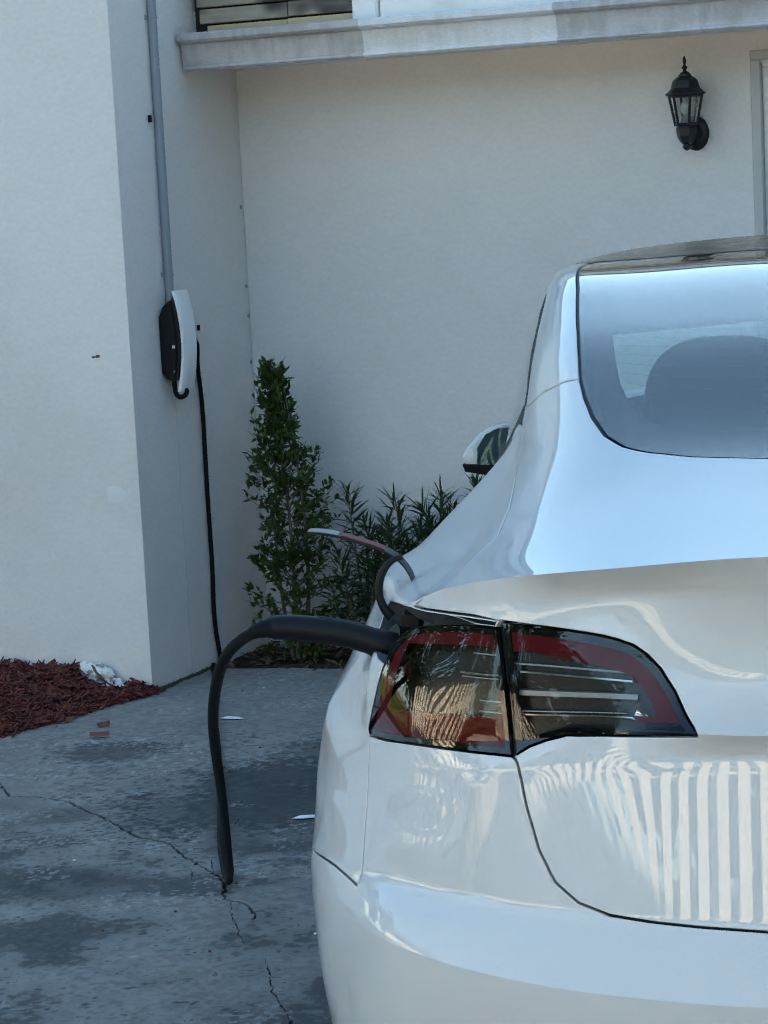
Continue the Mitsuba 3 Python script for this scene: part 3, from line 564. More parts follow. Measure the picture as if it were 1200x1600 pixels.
def body_grid():
    from scipy.interpolate import Akima1DInterpolator
    P = np.array(CAR_ROWS, float)
    # round the middle line: mirror two columns so that rows cross it square
    def along_q(block):
        ext = np.concatenate([block[:, 2:0:-1] * [-1, 1, 1], block, block[:, -2:-4:-1] * [-1, 1, 1]], 1)
        g = cubic_rows(np.arange(ext.shape[1], dtype=float), np.swapaxes(ext, 0, 1), SUB)
        return np.swapaxes(g[2 * SUB:-2 * SUB], 0, 1)
    full = along_q(P)
    # the vertical edge at column 5 (rows 0 to 9): both sides meet there at an angle
    half_a = np.concatenate([P[:, 2:0:-1] * [-1, 1, 1], P[:, :6]], 1)
    a = np.swapaxes(cubic_rows(np.arange(half_a.shape[1], dtype=float), np.swapaxes(half_a, 0, 1), SUB)[2 * SUB:], 0, 1)
    half_b = np.concatenate([P[:, 5:], P[:, -2:-4:-1] * [-1, 1, 1]], 1)
    b = np.swapaxes(cubic_rows(np.arange(half_b.shape[1], dtype=float), np.swapaxes(half_b, 0, 1), SUB)[:-2 * SUB], 0, 1)
    cut = np.concatenate([a[:, :-1], b], 1)
    w = np.clip((9.6 - np.arange(len(P))) / 2.0, 0, 1)[:, None, None]
    G = full * (1 - w) + cut * w
    knots = np.concatenate([[0], np.cumsum(np.linalg.norm(np.diff(P[:, :6], axis=0), axis=-1).mean(1))])
    # along the rows, in pieces between the creases; towards the side the creases fade
    def along_p(G, breaks):
        out = []
        for a, b in zip(breaks[:-1], breaks[1:]):
            x = knots[a:b + 1]
            at = np.concatenate([x[k] + (x[k + 1] - x[k]) * np.arange(SUB) / SUB for k in range(len(x) - 1)] + [x[-1:]])
            g = Akima1DInterpolator(x, G[a:b + 1], axis=0, method='makima')(at)
            out.append(g if a == 0 else g[1:])
        return np.concatenate(out)
    n = len(P) - 1
    hard = along_p(G, [0, 2, 7, 10, n])
    soft = along_p(G, [0, n])
    q = np.arange(G.shape[1]) / SUB
    fade = np.clip((5.2 - q) / 1.4, 0, 1)[None, :, None]
    return soft * (1 - fade) + hard * fade
BODY = body_grid()
def _smooth(G, it):
    "evens out the curvature, leaving the creases, the middle lines and the ends where they are"
    G = G.copy(); R, Q = G.shape[:2]
    p, q = np.arange(R) / SUB, np.arange(Q) / SUB
    mob = np.ones((R, Q))
    for c in (2, 7, 10):
        mob *= 1 - np.exp(-((p[:, None] - c) / .16) ** 2) * np.clip((5.4 - q[None]) / 1.4, 0, 1)
    mob *= 1 - np.exp(-((q[None] - 5) / .16) ** 2) * np.clip((9.4 - p[:, None]) / 1.5, 0, 1)
    mob[[0, -1]] = 0
    for k in range(2 * it):
        E = np.concatenate([G[:, 1:2] * [-1, 1, 1], G, G[:, -2:-1] * [-1, 1, 1]], 1)
        E = np.concatenate([E[:1], E, E[-1:]], 0)
        L = (E[2:, 1:-1] + E[:-2, 1:-1] + E[1:-1, 2:] + E[1:-1, :-2]) / 4 - G
        G = G + (.5, -.52)[k % 2] * mob[..., None] * L
        G[:, 0, 0] = 0; G[:, -1, 0] = 0
    return G
BODY = _smooth(BODY, 60)
def _plate(G):
    "the lid's lower plate is straight from top to bottom"
    p, q = np.arange(G.shape[0])[:, None] / SUB, np.arange(G.shape[1])[None] / SUB
    st = lambda a, b, x: (lambda t: t * t * (3 - 2 * t))(np.clip((x - a) / (b - a), 0, 1))
    w = st(3.85, 4.1, p) * (1 - st(5.9, 6.05, p)) * (1 - st(2.9, 3.7, q))
    u = np.minimum(np.abs(G[..., 0]), .75)
    v = .062 + .08 * u ** 2 + 1.12 * u ** 8 + (.154 - 1.6 * np.clip(u - .38, 0, None) ** 2) * (G[..., 2] - .735)
    G = G.copy(); G[..., 1] = G[..., 1] * (1 - w) + v * w
    return G
BODY = _plate(BODY)
BLOCKS = (0, 2, 7, 10, 16)     # rows between the creases
def _normals(G, a, b):
    E = np.concatenate([G[:, 1:2] * [-1, 1, 1], G, G[:, -2:-1] * [-1, 1, 1]], 1)
    du = E[:, 2:] - E[:, :-2]
    dv = np.full_like(G, 0); lo, hi = a * SUB, b * SUB
    dv[lo:hi + 1] = np.gradient(G[lo:hi + 1], axis=0)
    n = np.cross(dv, du); n /= np.linalg.norm(n, axis=-1, keepdims=True) + 1e-12
    if b == 16: n[-1] = n[-2]
    return n
BODY_NB = [_normals(BODY, a, b) for a, b in zip(BLOCKS[:-1], BLOCKS[1:])]
BODY_N = sum(BODY_NB); BODY_N /= np.linalg.norm(BODY_N, axis=-1, keepdims=True) + 1e-12     # on a crease: the middle of both sides
def on_body(pq, lift=0.0):
    "points of the body at (row, column), lifted along the normal"
    pq = np.asarray(pq, float)
    a, b = np.clip(pq[..., 0] * SUB, 0, BODY.shape[0] - 1.001), np.clip(pq[..., 1] * SUB, 0, BODY.shape[1] - 1.001)
    i, j = a.astype(int), b.astype(int); s, t = (a - i)[..., None], (b - j)[..., None]
    def mixed(G): return (G[i, j] * (1 - s) + G[i + 1, j] * s) * (1 - t) + (G[i, j + 1] * (1 - s) + G[i + 1, j + 1] * s) * t
    n = mixed(BODY_N); n /= np.linalg.norm(n, axis=-1, keepdims=True) + 1e-12
    return mixed(BODY) + n * np.asarray(lift)[..., None]

# ---------------------------------------------------------------- cutting the body into panels
def metric(pq):
    h = 0.01
    d = lambda a, b: (on_body(pq + [a, b]) - on_body(pq - [a, b])) / (2 * h)
    return d(h, 0), d(0, h)
def body_normal(pq):
    a, b = metric(np.asarray(pq, float)); n = np.cross(a, b)
    return n / (np.linalg.norm(n, axis=-1, keepdims=True) + 1e-12)
def dense(pq, step=0.006, closed=True):
    pq = np.asarray(pq, float)
    if closed and np.linalg.norm(pq[0] - pq[-1]) > 1e-6: pq = np.vstack([pq, pq[:1]])
    out = []
    for a, b in zip(pq[:-1], pq[1:]):
        n0 = max(1, int(np.abs(b - a).max() / 0.2))
        for k in range(n0):
            c, e = a + (b - a) * k / n0, a + (b - a) * (k + 1) / n0
            L = np.linalg.norm(on_body(e) - on_body(c)); n = max(1, int(math.ceil(L / step)))
            out += [c + (e - c) * i / n for i in range(n)]
    return np.array(out)
def shrink(pq, dist):
    "moves a closed outline inwards by dist metres over the surface; the middle line stays"
    nxt, prv = np.roll(pq, -1, 0), np.roll(pq, 1, 0)
    Sp, Sq = metric(pq); n = np.cross(Sp, Sq); n /= np.linalg.norm(n, axis=1, keepdims=True) + 1e-12
    t3 = on_body(nxt) - on_body(prv); t3 /= np.linalg.norm(t3, axis=1, keepdims=True) + 1e-12
    w = np.cross(n, t3)                          # the outline runs anticlockwise in (row, column), which faces outwards: inwards is left
    a11, a12, a22 = (Sp * Sp).sum(1), (Sp * Sq).sum(1), (Sq * Sq).sum(1)
    b1, b2 = (Sp * w).sum(1), (Sq * w).sum(1); det = a11 * a22 - a12 ** 2 + 1e-9
    d = np.stack([(a22 * b1 - a12 * b2) / det, (a11 * b2 - a12 * b1) / det], 1) * dist
    mid = (pq[:, 1] < 1e-6) | (pq[:, 1] > 14 - 1e-6)
    d[mid] = 0
    return pq + np.clip(d, -0.5, 0.5)
def ccw(pq):
    pq = np.asarray(pq, float)
    x, y = pq[:, 0], pq[:, 1]
    return pq if (x * np.roll(y, -1) - np.roll(x, -1) * y).sum() > 0 else pq[::-1]
def clean(pq):
    g = Polygon(pq)
    if not g.is_valid: g = g.buffer(0)
    if g.geom_type != 'Polygon': g = max(g.geoms, key=lambda s: s.area)
    return g
def fill(poly, lift, res=SUB):
    "the part of the body inside a (row, column) polygon: points, triangles, normals"
    x0, y0, x1, y1 = poly.bounds
    I, J = np.meshgrid(np.arange(int(x0 * res), int(math.ceil(x1 * res))), np.arange(int(y0 * res), int(math.ceil(y1 * res))), indexing='ij')
    I, J = I.ravel(), J.ravel()
    cells = shapely.box(I / res, J / res, (I + 1) / res, (J + 1) / res)
    shapely.prepare(poly)
    whole = shapely.contains(poly, cells); part = shapely.intersects(poly, cells) & ~whole
    V, F, idx = [], [], {}
    here = 0
    def vid(p, q):
        k = (round(p, 5), round(q, 5), here)
        if k not in idx: idx[k] = len(V); V.append(k)
        return idx[k]
    block_of = lambda i: next(k for k in range(4) if i < BLOCKS[k + 1] * res or k == 3)
    for i, j in zip(I[whole], J[whole]):
        here = block_of(i)
        a, b, c, d = (vid(i / res, j / res), vid((i + 1) / res, j / res), vid((i + 1) / res, (j + 1) / res), vid(i / res, (j + 1) / res))
        F += [[a, b, c], [a, c, d]]
    for c, i in zip(cells[part], I[part]):
        here = block_of(i)
        g = poly.intersection(c)
        for s in (g.geoms if hasattr(g, 'geoms') else [g]):
            if s.geom_type != 'Polygon' or s.area < 1e-9: continue
            ring = ccw(np.array(s.exterior.coords)[:-1])
            if len(ring) == 3 or (not s.interiors and s.area > 0.9999 * s.convex_hull.area):
                ids = [vid(*p) for p in ring]
                F += [[ids[0], ids[k], ids[k + 1]] for k in range(1, len(ids) - 1)]
            else:
                tv, tf = trimesh.creation.triangulate_polygon(s, engine='earcut')
                for t in tf:
                    r = ccw(tv[t]); F.append([vid(*p) for p in r])
    pq = np.array(V, float)[:, :2]; blk = np.array([x[2] for x in V]); F = np.array(F, int)
    F = F[(F[:, 0] != F[:, 1]) & (F[:, 1] != F[:, 2]) & (F[:, 0] != F[:, 2])]
    v = on_body(pq, lift)
    n = np.zeros_like(v)
    for k in range(4):
        if (blk == k).any(): n[blk == k] = body_normal_grid(pq[blk == k], BODY_NB[k])
    area = np.linalg.norm(np.cross(v[F[:, 1]] - v[F[:, 0]], v[F[:, 2]] - v[F[:, 0]]), axis=1)
    return v, F[area > 1e-12], n
def body_normal_grid(pq, G):
    a, b = np.clip(pq[:, 0] * SUB, 0, BODY.shape[0] - 1.001), np.clip(pq[:, 1] * SUB, 0, BODY.shape[1] - 1.001)
    i, j = a.astype(int), b.astype(int); s, t = (a - i)[:, None], (b - j)[:, None]
    n = (G[i, j] * (1 - s) + G[i + 1, j] * s) * (1 - t) + (G[i, j + 1] * (1 - s) + G[i + 1, j + 1] * s) * t
    return n / (np.linalg.norm(n, axis=1, keepdims=True) + 1e-12)
def join(parts):
    at = np.cumsum([0] + [len(p[0]) for p in parts])
    return np.vstack([p[0] for p in parts]), np.vstack([p[1] + a for p, a in zip(parts, at)]), np.vstack([p[2] for p in parts])
def mirrored(m):
    return m[0] * [-1, 1, 1], m[1][:, ::-1], m[2] * [-1, 1, 1]
def panel(outline, lift=0.0, gap=0.0035, depth=0.012, round_=0.0014, both=False, holes=(), res=SUB, step=0.006):
    "a sheet of the body with rounded, turned-in edges and half a gap round it; holes: outlines cut out of it"
    parts = []
    def rim(ring, inner):
        # ring runs with the sheet on its left
        a = shrink(ring, gap / 2 + round_); b = shrink(ring, gap / 2)
        n = body_normal(ring); nx, pv = np.roll(ring, -1, 0), np.roll(ring, 1, 0)
        out = np.cross(on_body(nx) - on_body(pv), n); out /= np.linalg.norm(out, axis=1, keepdims=True) + 1e-12
        A, B = on_body(a, lift), on_body(b, lift - round_); C = B - n * depth
        k = len(ring)
        V = np.vstack([A, B, B, C]); N = np.vstack([n, out * .8 + n * .45, out, out]); N /= np.linalg.norm(N, axis=1, keepdims=True) + 1e-12
        mid = (ring[:, 1] < 1e-6) & (np.roll(ring[:, 1], -1) < 1e-6)
        F = []
        for i in range(k):
            if mid[i]: continue
            j = (i + 1) % k
            for o in (0, 2 * k):
                F += [[o + i, o + k + i, o + k + j], [o + i, o + k + j, o + j]]
        if F: parts.append((V, np.array(F), N))
        return a
    outer = dense(ccw(outline), step)
    a = rim(outer, False)
    g = clean(a)
    for h in holes:
        hr = dense(ccw(h), step)[::-1]
        g = g.difference(clean(rim(hr, True)))
    if g.geom_type != 'Polygon': g = max(g.geoms, key=lambda s: s.area)
    parts.insert(0, fill(g, lift, res))
    m = join(parts)
    return join([m, mirrored(m)]) if both else m
def sheet(outline, lift=0.0, both=False, holes=(), res=SUB):
    g = clean(ccw(outline))
    for h in holes: g = g.difference(clean(ccw(h)))
    if g.geom_type != 'Polygon': g = max(g.geoms, key=lambda s: s.area)
    m = fill(g, lift, res)
    return join([m, mirrored(m)]) if both else m

# outlines of the panels and lamps on the body, as (row, column)
LINES = {
 'lid_seam_low': [(6.451,3.004),(6.334,2.983),(6,2.949),(5.805,2.894),(5.634,2.834),(5.264,2.665),(5.125,2.568),(5.016,2.505),(4.323,2.258),(4.03,2.008),(3.933,1.721),(3.869,1.369),(3.849,1.18),(3.817,1.002)],
 'lamp_in': [(6.547,3.018),(6.792,2.88),(6.937,2.736),(7.014,2.582),(6.88,2.125),(6.861,2.037),(6.838,1.805),(6.834,1.516),(7.023,1.533),(7.13,1.554),(7.432,1.645),(7.83,1.744),(7.99,1.796),(8.173,1.865),(8.347,1.966),(8.466,2.069),(8.545,2.187),(8.606,2.3),(8.796,2.727),(8.924,3.065),(8.972,3.213)],
 'lamp_top': [(8.862,3.248),(8.902,3.552),(8.903,3.88),(8.895,4.3),(8.858,4.466),(8.749,4.585)],
 'lamp_left': [(8.749,4.585),(8.5,4.708),(8.211,4.748),(8.025,4.79),(7.613,4.854),(7.035,4.974),(6.845,4.942)],
 'lamp_bot': [(6.845,4.942),(6.839,4.836),(6.816,4.646),(6.831,4.447),(6.83,4.268),(6.802,4.022),(6.73,3.636),(6.656,3.315),(6.62,3.2),(6.55,3.036)],
 'split_out': [(8.862,3.248),(8.352,3.154),(8.028,3.114),(7.509,3.08),(6.552,3.042)],
 'split_in': [(8.949,3.197),(8.234,3.099),(7.889,3.065),(7.568,3.044),(6.546,3.012)],
 'lid_edge': [(9.605,4.649),(9.454,4.48),(9.35,4.352),(9.262,4.156),(9.191,3.973),(9.167,3.89),(9.092,3.571),(8.995,3.213)],
 'lid_side': [(9.605,4.649),(10.017,4.49),(10.105,4.485),(10.27,4.464),(10.492,4.398),(10.559,4.367),(10.619,4.325),(10.675,4.275),(10.781,4.158),(10.856,4.125),(10.923,4.084),(10.979,4.038),(11.108,3.902),(11.233,4.029),(11.407,4.222),(11.532,4.463),(11.792,4.938),(11.856,5.098),(11.915,5.281),(11.965,5.485),(12.114,6.241),(12.147,6.351),(12.182,6.439),(12.228,6.477),(12.314,6.256),(12.403,5.15)],
 'seam_c': [(12.403,5.15),(12.412,4.496),(12.436,4.148),(12.442,3.822),(12.455,3.562),(12.457,3.207)],
 'glass_up': [(12.457,3.207),(12.756,3.108),(12.867,3.08),(12.992,3.064),(13.133,3.058),(13.514,3.021)],
 'glass_low': [(12.457,3.207),(12.311,3.164),(12.198,3.058),(12.163,3.019),(12.05,2.78),(11.998,2.471),(11.994,1.944),(11.974,1.632),(11.966,1.228),(11.949,0.982)],
 'clear': [(12.896,2.475),(12.663,2.487),(12.489,2.473),(12.337,2.362),(12.271,2.222),(12.241,2.031),(12.229,1.765),(12.221,1.328),(12.231,0.971)],
 'clear_top': [(12.896,2.475),(13.006,0.938)],
 'edge': [(6.784,4.942),(5.978,4.945),(5.815,4.94),(5.311,4.907),(5.02,4.879),(3.799,4.805),(3.416,4.862)],
 'bseam': [(3.416,4.862),(3.582,5.129),(3.626,5.234),(3.661,5.344),(3.686,5.463),(3.661,5.606),(3.6,5.775),(3.499,5.932),(3.32,6.144)],
 'cpillar': [(13.496,4.297),(13.426,4.287),(13.361,4.292),(13.299,4.306),(13.238,4.328),(13.122,4.387),(13.055,4.4),(12.989,4.424),(12.927,4.462),(12.869,4.513),(12.759,4.641),(12.703,4.688),(12.541,4.846),(12.385,5.031),(12.346,5.148),(12.306,5.349),(12.243,6.046)],
 'port': [(9.483,6.008),(9.039,6.437),(8.888,6.397),(8.677,6.185),(8.581,6.065),(8.528,5.914),(8.487,5.694),(8.407,4.977),(8.329,4.908),(8.24,4.752)],
 'port_top': [(9.483,6.008),(9.644,5.522),(9.74,5.208),(9.663,4.919),(9.499,4.702),(9.341,4.523),(9.239,4.348)],
}

# ---------------------------------------------------------------- the car
L = {k: np.array(v, float) for k, v in LINES.items()}
C_ = lambda *a: np.vstack([np.atleast_2d(x) for x in a])
WHEELS_V, WHEEL_R = (0.985, 3.86), 0.335
def side_map():
    "from (forward, up) on the car's side to (row, column)"
    from scipy.interpolate import LinearNDInterpolator
    j0, i1 = int(5.6 * SUB), int(10 * SUB)
    G = BODY[:i1:4, j0:int(12.4 * SUB):4]
    pq = np.stack(np.meshgrid(np.arange(0, i1, 4) / SUB, np.arange(j0, int(12.4 * SUB), 4) / SUB, indexing='ij'), -1)
    return LinearNDInterpolator(G[..., 1:].reshape(-1, 2), pq.reshape(-1, 2))
_side = side_map()
def arch(v0):
    a = np.radians(np.linspace(-28, 208, 60))
    pts = np.stack([v0 + 0.385 * np.cos(a), 0.345 + 0.385 * np.sin(a)], 1)
    pq = _side(pts); pq = pq[~np.isnan(pq[:, 0])]
    lo = pq[[0, -1]].copy(); lo[:, 0] = -0.3
    return C_(lo[0], pq, lo[1])
ARCH_R, ARCH_F = arch(WHEELS_V[0]), arch(WHEELS_V[1])
ARCHES = clean(ccw(ARCH_R)).union(clean(ccw(ARCH_F)))
def less_arches(outline):
    g = clean(ccw(outline)).difference(ARCHES)
    g = g if g.geom_type == 'Polygon' else max(g.geoms, key=lambda s: s.area)
    g = g.simplify(0.004)
    return np.array(g.exterior.coords)[:-1]
CAR = 'electric_sedan'
say(CAR, 'white electric sedan parked on the drive, seen from behind, plugged in to charge', 'car')
def cp(name, m, bsdf, parent=CAR, label=None): return put_n(name, m, bsdf, parent, frame=car, label=label)
def cm(name, m, bsdf, parent=CAR, smooth=30, label=None): return put(name, m, bsdf, parent, smooth=smooth, frame=car, label=label)
q0 = lambda p: [p, 0.0]
lid = C_(q0(L['lid_seam_low'][-1][0]), L['lid_seam_low'][::-1], L['split_in'][::-1][:1], L['lamp_in'], L['split_in'][:1], L['lid_edge'][::-1][1:], L['lid_side'][1:], L['seam_c'][1:], L['glass_low'][1:], q0(L['glass_low'][-1][0]))
cp('trunk_lid', panel(lid, both=True), 'car_paint')
bumper = C_(q0(0.0), q0(L['lid_seam_low'][-1][0]), L['lid_seam_low'][::-1], L['split_out'][-1:], L['lamp_bot'][::-1][1:], L['edge'][1:], L['bseam'][1:], [[3.2, 6.35], [0.0, 6.5]])
cp('rear_bumper', panel(less_arches(bumper), both=True), 'car_paint')
PORT = C_(L['port'], L['lamp_left'][::-1][len(L['lamp_left']) - 4:], L['lamp_top'][::-1][1:5], L['port_top'][::-1][:-1])
quarter = C_(L['bseam'][::-1], L['edge'][::-1][1:], L['lamp_left'][::-1][1:], L['lamp_top'][::-1][1:], L['split_out'][:1], L['lid_edge'][::-1], L['lid_side'][1:], L['cpillar'][-1:],
             [[12.13, 6.8], [12.04, 8.2], [11.0, 8.35], [8.0, 8.45], [5.0, 8.5], [0.4, 8.6], [0.4, 6.4], [3.15, 6.4]])
qs = clean(ccw(less_arches(quarter))).difference(clean(ccw(PORT)))
qm = join([panel(np.array(s.exterior.coords)[:-1]) for s in (qs.geoms if hasattr(qs, 'geoms') else [qs]) if s.area > .01])
cp('rear_fender', qm, 'car_paint')
qr = panel(less_arches(quarter)); cp('rear_fender', mirrored(qr), 'car_paint')
rail = C_(L['seam_c'], L['glass_up'][1:], [[13.7, 3.04], [14.0, 3.04], [14.28, 3.06], [14.36, 3.6], [14.36, 6], [14.36, 11.2], [13.72, 11.25], [13.78, 9.5], [13.8, 7.0], [13.76, 5.4], [13.62, 4.5]], L['cpillar'][:-2], L['lid_side'][-1:])
rl = panel(rail); cp('roof_rail', rl, 'car_paint'); cp('roof_rail', mirrored(rl), 'car_paint')
g_out = C_(q0(L['glass_low'][-1][0]), L['glass_low'][::-1], L['glass_up'][1:], [[13.7, 3.04], [14.0, 3.04], [14.28, 3.06], [14.35, 3.05], [14.35, 0]])
def inset(outline, d):
    r = shrink(dense(ccw(outline)), d); return np.array(clean(r).exterior.coords)[:-1]
g_in = inset(g_out, 0.0045)
cp('rear_window', sheet(g_in, -0.0015, both=True), 'rear_glass')
rw = say(CAR + '__rear_window')
clear_top = L['clear_top']; ct_end = [clear_top[-1][0] + .02, 0.0]
clear = C_(L['clear'], q0(L['clear'][-1][0]), ct_end, clear_top[::-1][:-1])
cp('frit', sheet(g_in, -0.0045, both=True, holes=[]) if False else sheet(C_(g_in), -0.0045, both=False, holes=[clear]), 'frit_black', CAR + '__rear_window')
cp('frit', mirrored(sheet(C_(g_in), -0.0045, holes=[clear])), 'frit_black', CAR + '__rear_window')
for k in range(9):
    p_ = 12.33 + k * .075; q_ = np.linspace(0, 2.42, 60)
    ln = np.stack([np.full(60, p_) + .012 * (q_ / 2.4) ** 2, q_], 1)
    a_, b_ = on_body(ln, -.0030), on_body(ln + [.0015, 0], -.0030)
    hv_ = np.vstack([a_, b_]); hf_ = np.array([t for i in range(59) for t in ([i, 60 + i, 61 + i], [i, 61 + i, i + 1])])
    hl_ = trimesh.Trimesh(hv_, hf_, process=False)
    cm('heater_line', trimesh.util.concatenate([hl_, trimesh.Trimesh(hv_ * [-1, 1, 1], hf_[:, ::-1], process=False)]), 'heater_brown', CAR + '__rear_window')
g_seal = sheet(inset(g_out, -0.001), -0.006, holes=[inset(g_out, 0.012)])
cp('seal', join([g_seal, mirrored(g_seal)]), 'rubber', CAR + '__rear_window')
roof = [[14.355, 0], [14.355, 3.05], [14.37, 3.6], [14.37, 11.2], [14.2, 12], [14.12, 13], [14.1, 14], [15.999, 14], [15.999, 0]]
cp('roof', panel(roof, both=True, gap=0.002, step=0.02), 'roof_glass')
# side windows with their black trim
w_out = C_(L['cpillar'][::-1], [[13.62, 4.5], [13.76, 5.4], [13.8, 7.0], [13.78, 9.5], [13.72, 11.2], [13.2, 11.3], [12.1, 11.4], [12.03, 9.8], [12.04, 8.2], [12.13, 6.8]])
trim = panel(w_out, lift=-0.002, gap=0.001, round_=0.001, holes=[inset(w_out, 0.045)], step=0.01)
pane = sheet(inset(w_out, 0.012), -0.008)
for f in (lambda m: m, mirrored):
    cp('window_trim', f(trim), 'rubber')
    cp('side_window', f(pane), 'side_glass')
ws = [[12.05, 11.5], [12.05, 14], [14.08, 14], [14.1, 13], [14.18, 12], [13.8, 11.4], [13.2, 11.42]]
cp('windshield', sheet(ws, -0.002, both=True, res=8), 'front_glass')
# the rest of the body, forward of what the camera sees
side_low = lambda a, b: [[0.4, a], [5.0, a], [11.0, a - .05], [12.0, a - .1], [12.0, b - .1], [11.0, b - .05], [5.0, b], [0.4, b]]
for nm, poly in (('door', less_arches([[0.5, 8.6], [0.5, 9.9], [12.0, 9.8], [12.02, 8.2], [11, 8.35], [5, 8.5]])), ('door', less_arches([[0.5, 9.9], [0.5, 11.05], [12.0, 11.25], [12.0, 9.8]])),
                 ('front_fender', less_arches([[0.4, 11.05], [0.4, 12.2], [9.5, 12.5], [10.6, 12.0], [12.0, 11.45], [12.0, 11.25]]))):
    m = panel(poly, res=8, step=0.02)
    cp(nm, m, 'car_paint'); cp(nm, mirrored(m), 'car_paint')
cp('hood', panel([[9.5, 12.5], [9.5, 14], [12.0, 14], [12.0, 11.45], [10.6, 12.0]], both=True, res=8, step=0.02), 'car_paint')
cp('front_bumper', panel([[0.0, 12.2], [0.0, 14], [9.5, 14], [9.5, 12.5], [0.4, 12.2]], both=True, res=8, step=0.02), 'car_paint')
shell = sheet([[0.02, 0], [0.02, 14], [12.0, 14], [12.0, 11.4], [12.0, 8], [12.2, 6], [12.55, 4.6], [13.3, 4.1], [13.9, 4.1], [14.5, 5], [14.5, 2.7], [13.2, 2.75], [12.6, 2.7], [12.2, 2.2], [12.05, 1], [12.0, 0]], -0.016, res=8)
sg = [f for f in shell[1]]
cav = clean(ccw(PORT)).buffer(0.15)
LAMP = C_(L['lamp_top'], L['lamp_left'][1:], L['lamp_bot'][1:], L['split_out'][::-1][1:])
LAMP2 = C_(L['split_in'], L['lamp_in'][:, :], L['split_in'][:1])
openings = clean(ccw(PORT)).union(clean(ccw(C_(L['lamp_top'], L['lamp_left'][1:], L['lamp_bot'][1:], L['split_in'][::-1])))).union(clean(ccw(L['lamp_in']))).union(ARCHES).union(shapely.box(9.75, 0, 10.3, 4.9)).union(shapely.box(6.7, 0, 7.5, 3.0)).buffer(0.01)
keep_shell = clean(ccw([[0.02, 0], [0.02, 14], [12.0, 14], [12.0, 11.4], [12.0, 8], [12.2, 6], [12.55, 4.6], [13.3, 4.1], [13.9, 4.1], [14.5, 5], [14.5, 2.7], [13.2, 2.75], [12.6, 2.7], [12.2, 2.2], [12.05, 1], [12.0, 0]])).difference(openings)
keep_shell = keep_shell if keep_shell.geom_type == 'Polygon' else max(keep_shell.geoms, key=lambda s: s.area)
shell = fill(keep_shell, -0.016, 8)
cp('inner_body', join([shell, mirrored(shell)]), 'shell_dark')
cm('floor_pan', prism([(-.80, .55), (-.52, .22), (.52, .22), (.80, .55), (.82, 4.0), (.6, 4.35), (-.6, 4.35), (-.82, 4.0)], 0.03, base=0.21), 'shell_dark')
for v0 in WHEELS_V:
    for s in (-1, 1):
        z0 = 0.335 + float(ground_z(CAR0[1] + v0 * CF[1]))
        prof = [(0.20, -.09), (0.30, -.115), (0.325, -.10), (0.335, -.06), (0.335, .06), (0.325, .10), (0.30, .115), (0.20, .09)]
        def wheel_at(m):
            v = m.vertices; return trimesh.Trimesh(np.stack([s * (0.80 + v[:, 2]), v0 + v[:, 0], z0 + v[:, 1]], 1), m.faces if s < 0 else m.faces[:, ::-1], process=False)
        w = cm('wheel', wheel_at(lathe(prof, 48)), 'tyre_black')
        rim = [lathe([(0.225, .05), (0.225, .095), (0.205, .10), (0.20, .06)], 40), lathe([(0.06, .02), (0.06, .085), (0.03, .09)], 24)]
        for k in range(10):
            b = box((0.04, -.018, .05), (0.215, .018, .085), .006); b.apply_transform(trimesh.transformations.rotation_matrix(k * math.pi / 5, [0, 0, 1])); rim.append(b)
        cm('rim', [wheel_at(m) for m in rim], 'rim_gray', w)
        arch_liner = lathe([(0.39, -.28), (0.39, .06)], 40)
# the cabin: seats with headrests, a dark parcel shelf
shelf = trimesh.Trimesh([(-.60, .62, 1.06), (.60, .62, 1.06), (.56, 1.30, 1.00), (-.56, 1.30, 1.00)], [[0, 1, 2], [0, 2, 3]], process=False)
cm('parcel_shelf', prism([(-.56, .66), (.56, .66), (.55, 1.40), (-.55, 1.40)], 0.02, base=0.98), 'seat_black')
def cushion(size, at, lean=0.0, e=2.8):
    m = trimesh.creation.icosphere(subdivisions=4); v = m.vertices
    v = np.sign(v) * np.abs(v) ** (2 / e); v = v / np.abs(v).max(0) * np.asarray(size) / 2
    c, s = math.cos(lean), math.sin(lean)
    v = np.stack([v[:, 0], v[:, 1] * c - v[:, 2] * s, v[:, 1] * s + v[:, 2] * c], 1)
    return trimesh.Trimesh(v + np.asarray(at), m.faces, process=False)
for u in (-.36, .36):
    st = cm('rear_seat', cushion((.56, .16, .60), (u, 1.50, .72), -.3), 'seat_black', smooth=True)
    cm('headrest', cushion((.29, .13, .30), (.84 * u, 1.36, 1.125), -.2), 'seat_black', st, smooth=True)
for u in (-.37, .37):
    st = cm('front_seat', cushion((.48, .16, .62), (u, 2.50, .70), -.25), 'seat_black', smooth=True)
    cm('headrest', cushion((.22, .10, .17), (u + .02, 2.42, 1.06), -.2), 'seat_black', st, smooth=True)
cm('dashboard', box((-.68, 3.0, .72), (.68, 3.35, .90), .04), 'cabin_gray')
